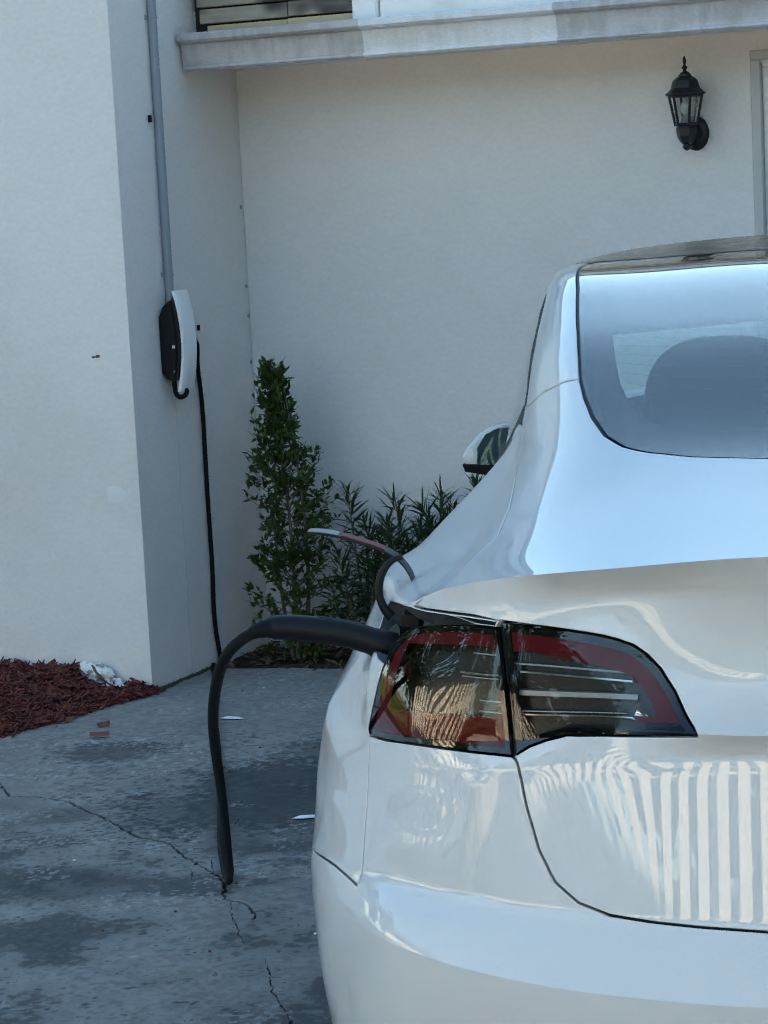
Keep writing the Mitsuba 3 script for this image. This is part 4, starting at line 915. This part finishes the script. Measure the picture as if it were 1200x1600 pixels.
# ---- tail lamps
row_z = BODY[:, int(3.4 * SUB), 2]; rp = np.arange(len(row_z)) / SUB
pa, pb = int(6.0 * SUB), int(9.4 * SUB)
ar = BODY[8 * SUB]; arc = np.concatenate([[0], np.cumsum(np.linalg.norm(np.diff(ar, axis=0), axis=1))]); qa = np.arange(len(arc)) / SUB
def to_az(pq): return np.stack([np.interp(pq[:, 1], qa, arc), np.interp(pq[:, 0], rp[pa:pb], row_z[pa:pb])], 1)
def from_az(a): a = np.asarray(a, float); return np.stack([np.interp(a[:, 1], row_z[pa:pb], rp[pa:pb]), np.interp(a[:, 0], arc, qa)], 1)
def az_poly(pq): return clean(to_az(np.asarray(pq)))
def az_mesh(g, lift):
    "a region of the lamp, given flat in metres (along the body, up), laid under the lens"
    out = []
    for s in (g.geoms if hasattr(g, 'geoms') else [g]):
        if s.geom_type != 'Polygon' or s.area < 1e-7: continue
        s = s.buffer(0).segmentize(0.004)
        if s.geom_type != 'Polygon': s = max(s.geoms, key=lambda x: x.area)
        holes = [from_az(np.array(r.coords)[:-1]) for r in s.interiors]
        h = clean(ccw(from_az(np.array(s.exterior.coords)[:-1])))
        for r in holes: h = h.difference(clean(ccw(r)))
        for t in (h.geoms if hasattr(h, 'geoms') else [h]):
            if t.geom_type == 'Polygon' and t.area > 1e-6: out.append(fill(t, lift, 32 if t.area < .3 else SUB))
    return join(out)
def az_ridge(pts, width, lift0, lift1):
    "a bar along a path in the lamp, raised from lift0 to lift1, with sloping sides"
    P = np.asarray(pts, float)
    P = np.vstack([a + (b - a) * t for a, b in zip(P[:-1], P[1:]) for t in np.linspace(0, 1, max(2, int(np.linalg.norm(b - a) / .006)), endpoint=False)] + [P[-1:]])
    T = np.gradient(P, axis=0); T /= np.linalg.norm(T, axis=1, keepdims=True); N = np.stack([-T[:, 1], T[:, 0]], 1)
    rows = [on_body(from_az(P + N * o * width), l) for o, l in ((-.5, lift0), (-.32, lift1), (.32, lift1), (.5, lift0))]
    k = len(P); F = []
    for r in range(3):
        for i in range(k - 1):
            a, b = r * k + i, (r + 1) * k + i
            F += [[a, a + 1, b + 1], [a, b + 1, b]]
    return trimesh.Trimesh(np.vstack(rows), F, process=False)
def flip_mesh(m): return trimesh.Trimesh(m.vertices * [-1, 1, 1], m.faces[:, ::-1], process=False)
GL1, GL2 = az_poly(inset(LAMP, 0.002)), az_poly(inset(C_(L['split_in'], L['lamp_in'][1:-1]), 0.002))
for side, (fm, ft) in enumerate(((lambda m: m, lambda m: m), (mirrored, flip_mesh))):
    for which, g in (('outer', GL1), ('inner', GL2)):
        a0, z0, a1, z1 = g.bounds
        lens_pq = inset(LAMP, 0.0018) if which == 'outer' else inset(C_(L['split_in'], L['lamp_in'][1:-1]), 0.0018)
        t = cp('tail_lamp', fm(panel(lens_pq, lift=-0.030, gap=0.0, round_=0.0005, depth=0.002)), 'lamp_smoke',
               label='left tail lamp section on the fender beside the charging plug' if (which, side) == ('outer', 0) else 'left tail lamp section on the trunk lid, tapering to a point' if side == 0 else None)
        rimring = dense(ccw(lens_pq)); n = body_normal(rimring); k = len(rimring)
        V = np.vstack([on_body(rimring, -0.0005), on_body(rimring, -0.031)])
        F = [[i, (i + 1) % k, k + (i + 1) % k] for i in range(k)] + [[i, k + (i + 1) % k, k + i] for i in range(k)]
        cm('housing', ft(trimesh.Trimesh(V, F, process=False)), 'gloss_black', t)
        if which == 'outer':
            inner = g.buffer(-0.007)
            cp('bezel', fm(az_mesh(g.difference(inner), -0.0035)), 'gloss_black', t)
            cut = shapely.box(a0 - 1, z0 + 0.046, a1 - 0.052, z1 - 0.026)
            split_a = a0
            dark = g.buffer(-0.014).intersection(shapely.box(a0 - 1, z0 + 0.050, a1 + 1, z1 - 0.024))
            dark = dark.difference(Polygon([(a1 - 0.050, z0), (a1 + .1, z0), (a1 + .1, z1), (a1 - .092, z1)])).union(shapely.box(a0, z0 + .055, a0 + .03, z1 - .03).intersection(inner))
            band = inner.difference(dark.buffer(0.004).buffer(-0.004)).difference(shapely.box(a0 - 1, z0 + .05, a0 + .030, z1 - .026))
            cp('light_band', fm(az_mesh(band, -0.006)), 'lamp_red', t)
            for (zz, wd_, ml, x0, x1) in ((z1 - .036, .0025, 'lamp_gray', .006, .085), (z1 - .062, .0035, 'chrome', .004, .105), (z1 - .067, .002, 'lamp_gray', .004, .10), (z1 - .098, .0022, 'lamp_gray', .004, .06), (z1 - .112, .0022, 'lamp_gray', .004, .06), (z1 - .126, .002, 'lamp_gray', .004, .06)):
                cm('trim_strip', ft(az_ridge([(a0 + x0, zz), (a0 + x1, zz + .004)], wd_, -.026, -.016)), ml, t)
            rf = trimesh.Trimesh(np.vstack([on_body(from_az([(a1 - .065, z0 + .096), (a1 - .092, z0 + .118), (a1 - .100, z0 + .094)]), -.012), on_body(from_az([(a1 - .084, z0 + .10)]), -.028)]), [[0, 1, 3], [1, 2, 3], [2, 0, 3]], process=False)
            cm('reflector', ft(rf), 'chrome', t)
        else:
            inner = g.buffer(-0.009)
            cp('bezel', fm(az_mesh(g.difference(inner), -0.0035)), 'gloss_black', t)
            core = g.buffer(-0.016).buffer(-0.020).buffer(0.006)
            core = core.union(shapely.affinity.translate(core, .0, -.05)).union(shapely.affinity.translate(core, .06, -.02))
            band = inner.difference(core).intersection(shapely.box(a0 - 1, z0 + 0.035, a1 + 1, z1 + 1))
            parts_ = [s for s in (band.geoms if hasattr(band, 'geoms') else [band])]
            band = max(parts_, key=lambda s: s.area).difference(shapely.box(a1 - .050, z0 - 1, a1 + 1, z1 - .036))
            cp('light_band', fm(az_mesh(band, -0.006)), 'lamp_red', t)
            for (za, zb, wd_, ml, xa, xb) in ((.100, .118, .003, 'lamp_gray', .085, .245), (.090, .107, .0032, 'chrome', .085, .235), (.070, .080, .010, 'lamp_gray', .078, .235), (.048, .056, .0022, 'lamp_gray', .09, .235), (.040, .052, .003, 'chrome', .055, .24)):
                cm('trim_strip', ft(az_ridge([(a0 + xa, z0 + za), (a0 + xb, z0 + zb)], wd_, -.026, -.014)), ml, t)
            rf = trimesh.Trimesh(np.vstack([on_body(from_az([(a0 + .058, z0 + .038), (a0 + .082, z0 + .039), (a0 + .076, z0 + .060)]), -.010), on_body(from_az([(a0 + .07, z0 + .044)]), -.026)]), [[0, 1, 3], [1, 2, 3], [2, 0, 3]], process=False)
            cm('reflector', ft(rf), 'chrome', t)
        cp('lens', fm(sheet(lens_pq, -0.0012)), 'lamp_lens', t)
# the dark bar between the two lamp sections
sp = C_(L['split_out'], L['split_in'][::-1])
bar = sheet(sp, -0.010); cp('lamp_gap', bar, 'gloss_black'); cp('lamp_gap', mirrored(bar), 'gloss_black')
# ---- charging port: recess, socket, open door on its curved arm
pr = dense(ccw(PORT)); k = len(pr)
pn = body_normal(pr)
V = np.vstack([on_body(pr, -0.001), on_body(pr) - pn * 0.03, on_body(pr).mean(0)[None] + np.array([[.05, .035, -.01]])])
F = [[i, (i + 1) % k, k + (i + 1) % k] for i in range(k)] + [[i, k + (i + 1) % k, k + i] for i in range(k)] + [[k + i, k + (i + 1) % k, 2 * k] for i in range(k)]
prt = cm('charge_port', trimesh.Trimesh(V, F, process=False), 'port_gray', label='open charging port above the left tail lamp')

cm('socket', tube(spline([(-.775, .405, .918), (-.745, .42, .905), (-.715, .435, .90)], 8), .032, 24), 'black_plastic', prt)
cm('latch_block', box((-.752, .375, .945), (-.722, .40, .972), .005), 'black_plastic', prt)
door_line = spline([(-.900, .50, 1.0735), (-.871, .50, 1.0705), (-.848, .50, 1.0650), (-.824, .50, 1.0570), (-.801, .50, 1.0490), (-.773, .50, 1.034), (-.760, .50, 1.020), (-.750, .50, 1.000)], 40)
def flap(line, half, thick, sag=0.004):
    "a thin curved plate along a line, half wide to either side in the car's length"
    V, F, m = [], [], 9
    for top in (0, 1):
        for w in np.linspace(-1, 1, m):
            V.append(line + np.array([0, 0, 0]) + np.stack([np.zeros(len(line)), np.full(len(line), w * half), np.full(len(line), -sag * w * w - thick * top)], 1))
    n = len(line); V = np.concatenate(V)
    for r in range(m - 1):
        for i in range(n - 1):
            a, b = r * n + i, (r + 1) * n + i
            F += [[a, a + 1, b + 1], [a, b + 1, b]]; o = m * n
            F += [[o + a, o + b + 1, o + a + 1], [o + a, o + b, o + b + 1]]
    for i in range(n - 1):
        for r in (0, m - 1):
            a, b = r * n + i, m * n + r * n + i
            F += [[a, b, b + 1], [a, b + 1, a + 1]] if r == 0 else [[a, b + 1, b], [a, a + 1, b + 1]]
    for r in range(m - 1):
        for i in (0, n - 1):
            a, b = r * n + i, (r + 1) * n + i; o = m * n
            F += [[a, b, b + o], [a, b + o, a + o]]
    return trimesh.Trimesh(V, F, process=False)
cdoor = cm('charge_door', flap(door_line, .017, .0035, .001), 'black_plastic', label='small charging port flap swung open, red reflector on its outer face')
cm('reflector', flap(door_line[11:27] + [0, 0, .0014], .0145, .0012, .001), 'lamp_red', cdoor)
cm('cover', flap(door_line[0:11] + [0, 0, .0014], .0155, .0012, .001), 'flap_gray', cdoor)
arm = spline([(-.758, .462, 1.036), (-.783, .46, 1.023), (-.7925, .46, 1.004), (-.795, .46, .984), (-.790, .46, .965), (-.778, .46, .949)], 30)
cm('hinge_arm', tube(arm, np.concatenate([np.linspace(.003, .0045, 10), np.full(12, .0045), np.linspace(.0045, .006, 8)]), 12, squash=1.3), 'black_plastic', cdoor)
# door mirror on the far left
shell_pts = [(-.996, 3.02, .868), (-.985, 3.03, .895), (-.968, 3.03, .917), (-.938, 3.03, .946), (-.893, 3.04, .964), (-.83, 3.05, .962), (-.80, 3.06, .93), (-.82, 3.05, .845), (-.93, 3.03, .838), (-.975, 3.02, .840)]
front = [(-.975, 3.13, .885), (-.95, 3.16, .92), (-.88, 3.17, .94), (-.82, 3.16, .92), (-.82, 3.14, .87), (-.92, 3.15, .86)]
cap = trimesh.Trimesh(np.vstack([shell_pts, front]), process=False).convex_hull
cap = cap.subdivide().subdivide(); cap = trimesh.smoothing.filter_taubin(cap, iterations=12)
mm = cm('door_mirror', cap, 'car_paint', smooth=True, label='left door mirror')
cm('glass', trimesh.Trimesh([(-.952, 3.014, .860), (-.950, 3.014, .903), (-.928, 3.014, .937), (-.896, 3.014, .952), (-.82, 3.02, .954), (-.79, 3.03, .93), (-.79, 3.03, .852)], [[0, i, i + 1] for i in range(1, 6)], process=False), 'mirror_glass', mm)
base = trimesh.Trimesh([(-.990, 3.012, .862), (-.93, 3.01, .858), (-.83, 3.02, .852), (-.80, 3.10, .84), (-.82, 3.13, .86), (-.92, 3.14, .86), (-.975, 3.10, .87), (-.985, 3.02, .842), (-.93, 3.02, .832), (-.83, 3.03, .835), (-.95, 3.10, .838)], process=False).convex_hull
cm('base', base, 'black_plastic', mm)
cm('stalk', box((-.86, 3.04, .83), (-.78, 3.11, .862), .008), 'black_plastic', mm)
cm2 = flip_mesh(cap); m2 = cm('door_mirror', cm2, 'car_paint', smooth=True); cm('stalk', box((.78, 3.04, .83), (.86, 3.11, .862), .008), 'black_plastic', m2)

# ---------------------------------------------------------------- the charging cable, its plug in the car's port
CABLE = 'charging_cable'
say(CABLE, 'black charging cable looping from the wall box over the drive to the car', 'cable')
hl = spline([(-.762, .398, .9165), (-.779, .393, .921), (-.812, .390, .933), (-.853, .388, .943), (-.895, .384, .9495), (-.922, .380, .9525), (-.938, .376, .9525)], 48)
hr = np.interp(np.linspace(0, 1, 48), [0, .18, .2, .5, .8, .98, 1], [.0200, .0200, .0185, .0185, .0178, .0165, .0150])
put('plug', tube(car(hl), hr, 24, squash=1.05), 'black_plastic', CABLE, smooth=35, label='black plug handle pushed into the charging port')
top_line = car(hl[8:30] + [0, 0, .0182])
put('grip_ridge', tube(top_line, .004, 8, squash=.6), 'black_plastic', CABLE + '__plug', smooth=True)
gz = lambda x, y: float(ground_z(y))
def gp(x, y, up=.013): return (x, y, gz(x, y) + up)
w = lambda n, z, off=.012: tuple(house([off, n, z]))
sleeve = car(spline([(-.936, .3765, .9525), (-.951, .371, .9515), (-.966, .365, .947)], 14))
put('strain_relief', tube(sleeve, np.linspace(.0150, .0090, 14), 16), 'cable_black', CABLE, smooth=35)
pts = [tuple(sleeve[-2]), (-.214, 3.17, .938), (-.246, 3.22, .892), (-.265, 3.30, .828), (-.281, 3.45, .737), (-.297, 3.70, .612), (-.327, 4.15, .400), (-.360, 4.62, .175), (-.392, 5.02, .045), gp(-.413, 5.215), gp(-.438, 5.40), gp(-.468, 5.79), gp(-.500, 6.25), gp(-.535, 6.70), gp(-.590, 7.36), gp(-.627, 7.86), gp(-.632, 7.975, .016)]
up_wall = [w(.478, -.01, .02), w(.482, .10), w(.478, .30), w(.478, .548), w(.480, .80), w(.472, 1.006), w(.452, 1.09, .018), w(.415, 1.150, .04), w(.375, 1.175, .05), w(.335, 1.18, .055)]
path = spline(pts + up_wall, 420)
put('cord', tube(path, np.interp(np.linspace(0, 1, 420), [0, 1], [.0084, .0078]), 12), 'cable_black', CABLE, smooth=True)

# ---------------------------------------------------------------- plants
def leaf(length, width, fold=.25, curl=.2):
    x = np.array([0, .3, .65, 1.0]); wv = np.array([.0, .9, .8, 0]) * width / 2
    V, F = [], []
    for i in range(4):
        z = -curl * length * x[i] ** 2
        V += [(x[i] * length, -wv[i], z + fold * wv[i]), (x[i] * length, 0, z), (x[i] * length, wv[i], z + fold * wv[i])]
    for i in range(3):
        a, b = i * 3, i * 3 + 3
        F += [[a, b, b + 1], [a, b + 1, a + 1], [a + 1, b + 1, b + 2], [a + 1, b + 2, a + 2]]
    return np.array(V), np.array(F)
class Leaves:
    def __init__(s): s.V, s.F, s.n = [], [], 0
    def add(s, m, at, d, roll, scale=1.0):
        d = np.asarray(d, float); d /= np.linalg.norm(d)
        side = np.cross(d, [0, 0, 1.0]); side = side / np.linalg.norm(side) if np.linalg.norm(side) > 1e-3 else np.array([1.0, 0, 0])
        up = np.cross(side, d); c, k = math.cos(roll), math.sin(roll)
        side, up = side * c + up * k, up * c - side * k
        v = m[0] * scale; s.V.append(np.asarray(at) + v[:, 0:1] * d + v[:, 1:2] * side + v[:, 2:3] * up); s.F.append(m[1] + s.n); s.n += len(v)
    def mesh(s): return trimesh.Trimesh(np.vstack(s.V), np.vstack(s.F), process=False)
r = np.random.default_rng(77)
SH = 'shrub'
say(SH, 'tall slender small-leaved shrub in the inner wall corner behind the cable', 'shrub')
base = np.array([-.335, 8.093, float(ground_z(8.09))])
hs_ = np.array([0, .12, .25, .36, .45, .55, .65, .75, .85, .95, 1.03, 1.09])
xl = np.array([-.08, -.175, -.18, -.16, -.165, -.155, -.145, -.13, -.115, -.10, -.085, -.06])
xr = np.array([.10, .18, .19, .155, .165, .17, .14, .10, .05, .025, .005, -.02])
stems = [spline([base, base + [.0, .0, .35], base + [-.015, .01, .7], base + [-.055, .0, 1.02]], 24), spline([base + [.02, 0, 0], base + [.05, .03, .3], base + [.03, -.02, .75], base + [.0, -.01, 1.0]], 24), spline([base + [-.02, .02, 0], base + [-.05, .03, .25], base + [-.06, .03, .6]], 16)]
put('trunk', [tube(s, np.linspace(.009, .0025, len(s)), 8) for s in stems], 'stem_brown', SH, smooth=True)
lv, twigs = Leaves(), []
lshapes = [leaf(.036, .0165, .25, .15), leaf(.032, .015, .35, -.1), leaf(.028, .013, .2, .3)]
for k in range(215):
    h = 1.04 * r.random() ** 1.15 + .03
    if h < .12 and r.random() < .3: continue
    a, b = np.interp(h, hs_, xl), np.interp(h, hs_, xr); mid, half = (a + b) / 2, (b - a) / 2
    ang = r.uniform(0, 2 * np.pi); rad = half * r.uniform(.45, 1.28)
    tip = base + [mid + rad * math.cos(ang), rad * .9 * math.sin(ang), h]
    if to_house(tip)[1] > BACK - .02 or to_house(tip)[0] < .015: continue
    root = base + [mid * .9, 0, max(.02, h - r.uniform(.05, .13))]
    tw = spline([root, (root + tip) / 2 + [0, 0, .0], tip + [0, 0, .01]], 7); twigs.append(tube(tw, np.linspace(.0022, .0009, 7), 5, caps=False))
    d0 = tw[-1] - tw[-3]; d0 /= np.linalg.norm(d0)
    for j in range(r.integers(12, 21)):
        t = r.uniform(.3, 1.0) ** .7; p = tw[min(6, int(t * 6))] + r.normal(0, .009, 3)
        q_ = to_house(p)
        if q_[1] > BACK - .01 or q_[0] < .01: continue
        d = d0 * .5 + r.normal(0, .75, 3) + [0, 0, .45]
        lv.add(lshapes[r.integers(3)], p, d, r.uniform(-1, 1), r.uniform(.75, 1.15))
for s, top in ((stems[0], 1.07), (stems[1], 1.03)):
    for j in range(60):
        t = r.uniform(.75, 1); p = s[min(23, int(t * 23))] + r.normal(0, .008, 3) + [0, 0, r.uniform(0, .05)]
        lv.add(lshapes[r.integers(3)], p, r.normal(0, .6, 3) + [0, 0, .8], r.uniform(-1, 1), r.uniform(.7, 1.05))
put('twigs', twigs, 'stem_brown', SH, smooth=True)
put('foliage', lv.mesh(), 'shrub_leaf', SH, smooth=True)
sl = [leaf(.095, .0105, .3, .15), leaf(.08, .010, .3, .35), leaf(.11, .011, .25, .05)]
def strap_plant(foot, tips, label):
    "stems that carry whorls of narrow leaves, each ending in a spreading tuft"
    key = num('strap_leaf_plant'); say(key, label, 'plant')
    lv, st = Leaves(), []
    for tip in tips:
        tip = np.asarray(tip, float); f = np.array([foot[0] + r.normal(0, .02), foot[1] + r.normal(0, .02), float(ground_z(foot[1]))])
        L_ = np.linalg.norm(tip - f); s = spline([f, f * .5 + tip * .5 + r.normal(0, .022, 3), tip], 40); st.append(tube(s, np.linspace(.006, .0025, 40), 6))
        n_ = int(L_ * 260)
        for j in range(n_):
            t = .22 + .78 * (j / n_) ** .8; i = min(38, int(t * 39)); p = s[i] + r.normal(0, .004, 3); ax = s[i + 1] - s[i]; ax /= np.linalg.norm(ax)
            if r.random() < .15: continue
            a = j * 2.4 + r.uniform(-.7, .7); u = np.cross(ax, [1, .2, 0]); u /= np.linalg.norm(u); w_ = np.cross(ax, u)
            d = (math.cos(a) * u + math.sin(a) * w_) * r.uniform(.6, 1.1) + ax * (np.interp(t, [.25, .8, 1], [.05, .45, 1.3]) + r.normal(0, .25)) + r.normal(0, .15, 3)
            if to_house(p + .10 * d / np.linalg.norm(d))[1] > BACK - .005: d = d - WN * 1.2 * (d @ WN)
            lv.add(sl[r.integers(3)], p, d, r.uniform(-.9, .9), r.uniform(.6, 1.1) * np.interp(t, [.25, .9, 1], [.9, 1, .7]))
    put('stem', st, 'stem_brown', key, smooth=True)
    put('foliage', lv.mesh(), 'strap_leaf', key, smooth=True)
def wp(px_w, n_, z): return house([px_w, n_, z + (.052 if z > .1 else .079)])
strap_plant(wp(.50, .70, 0), [wp(.455, .70, .56), wp(.53, .70, .36), wp(.46, .64, .25), wp(.50, .74, .44), wp(.42, .66, .33), wp(.38, .70, .20), wp(.56, .66, .28)], 'strap-leaved plant next to the slender shrub, one upright tuft above the flap')
strap_plant(wp(.66, .72, 0), [wp(.585, .74, .44), wp(.55, .70, .38), wp(.63, .68, .40), wp(.70, .68, .36), wp(.64, .70, .52), wp(.71, .76, .42), wp(.60, .66, .30), wp(.68, .66, .24)], 'strap-leaved plant behind the open charging flap')
strap_plant(wp(.80, .74, 0), [wp(.73, .72, .50), wp(.76, .68, .42), wp(.84, .70, .46), wp(.79, .78, .535), wp(.86, .72, .50), wp(.82, .70, .38)], 'strap-leaved plant just left of the car body')
strap_plant(wp(.98, .72, 0), [wp(.945, .72, .585), wp(1.0, .74, .60), wp(.99, .70, .52)], 'strap-leaved plant showing below the door mirror')

# ---------------------------------------------------------------- across the drive, mirrored in the paint
def picket_fence(label, a, b, skew, tall=1.76):
    "a run of white pickets from a to b (x, y), posts on the far side"
    fe = num('picket_fence'); say(fe, label, 'fence')
    a, b = np.array([*a, float(ground_z(a[1]))]), np.array([*b, float(ground_z(b[1]))]); Lf = np.linalg.norm((b - a)[:2])
    ex = (b - a) / Lf; ey = np.array([-ex[1], ex[0], 0]) * skew
    fr = lambda v: a + v[:, 0:1] * ex + v[:, 1:2] * ey + v[:, 2:3] * np.array([0, 0, 1.0])
    put('rail', box((0, .022, .25), (Lf, .06, .34)), 'picket_white', fe, frame=fr); put('rail', box((0, .022, tall - .38), (Lf, .06, tall - .29)), 'picket_white', fe, frame=fr)
    one = prism([(0, .05), (.11, .05), (.11, tall - .08), (.055, tall), (0, tall - .08)], .02, axis='y', base=0)
    for s in np.arange(0, Lf, .20):
        t = one.copy(); t.apply_translation((s, 0, 0)); put('picket', t, 'picket_white', fe, frame=fr)
    for s in np.arange(0, Lf + .1, 2.1): put('post', box((s - .05, .07, 0), (s + .05, .17, tall + .04), .005), 'picket_white', fe, frame=fr)
picket_fence('white picket fence across the far end of the drive, behind the camera', tuple(house([-4.5, -12.6, 0])[:2]), tuple(house([13, -12.6, 0])[:2]), -1)
picket_fence('white picket fence along the left side of the plot', (-5.6, 2.6), (-5.6, 5.3), 1, 1.45)
tl = [(np.array([[0, -.5, 0], [.6, -.35, .1], [1, 0, 0], [.6, .35, .1], [0, .5, 0]]) * [.20, .16, .2], np.array([[0, 1, 2], [0, 2, 4], [4, 2, 3]]))]
tr = np.random.default_rng(4)
for i, (a, n_, hgt, wid) in enumerate(((-9.5, -12, 5.0, 2.4), (-9.2, -7.6, 4.4, 2.2), (-9.6, -3.4, 5.2, 2.5), (-11.5, .6, 5.6, 2.6), (-6.0, -17, 5.4, 2.5), (-2.2, -16.4, 4.6, 2.3), (1.4, -16.8, 5.0, 2.4), (4.8, -16.2, 4.4, 2.2), (8.0, -16.6, 5.2, 2.5), (11.4, -17, 5.6, 2.7))):
    key = num('broad_tree'); say(key, 'leafy tree standing behind a white picket fence', 'tree', 'trees behind the picket fences')
    f = house([a, n_, .02])
    tk = spline([f, f + [.1, .05, hgt * .3], f + [-.05, .1, hgt * .75]], 16); limbs = [tube(tk, np.linspace(.16, .05, 16), 10)]
    lv = Leaves()
    for c in range(60):
        d = tr.normal(0, 1, 3); d /= np.linalg.norm(d); cc = f + [0, 0, hgt * .58] + d * np.array([wid, wid, hgt * .40]) * tr.uniform(.45, .95)
        cc[2] = max(cc[2], .5)
        if c % 4 == 0: limbs.append(tube(spline([tk[min(15, 4 + c // 5)], (tk[9] + cc) / 2, cc], 8), np.linspace(.05, .012, 8), 6))
        for j in range(70):
            p = cc + tr.normal(0, .30, 3); lv.add(tl[0], p, tr.normal(0, 1, 3) + d * .8 + [0, 0, .2], tr.uniform(-1, 1), tr.uniform(.7, 1.3))
    put('trunk', limbs, 'stem_brown', key, smooth=True)
    put('crown', lv.mesh(), 'tree_leaf', key)
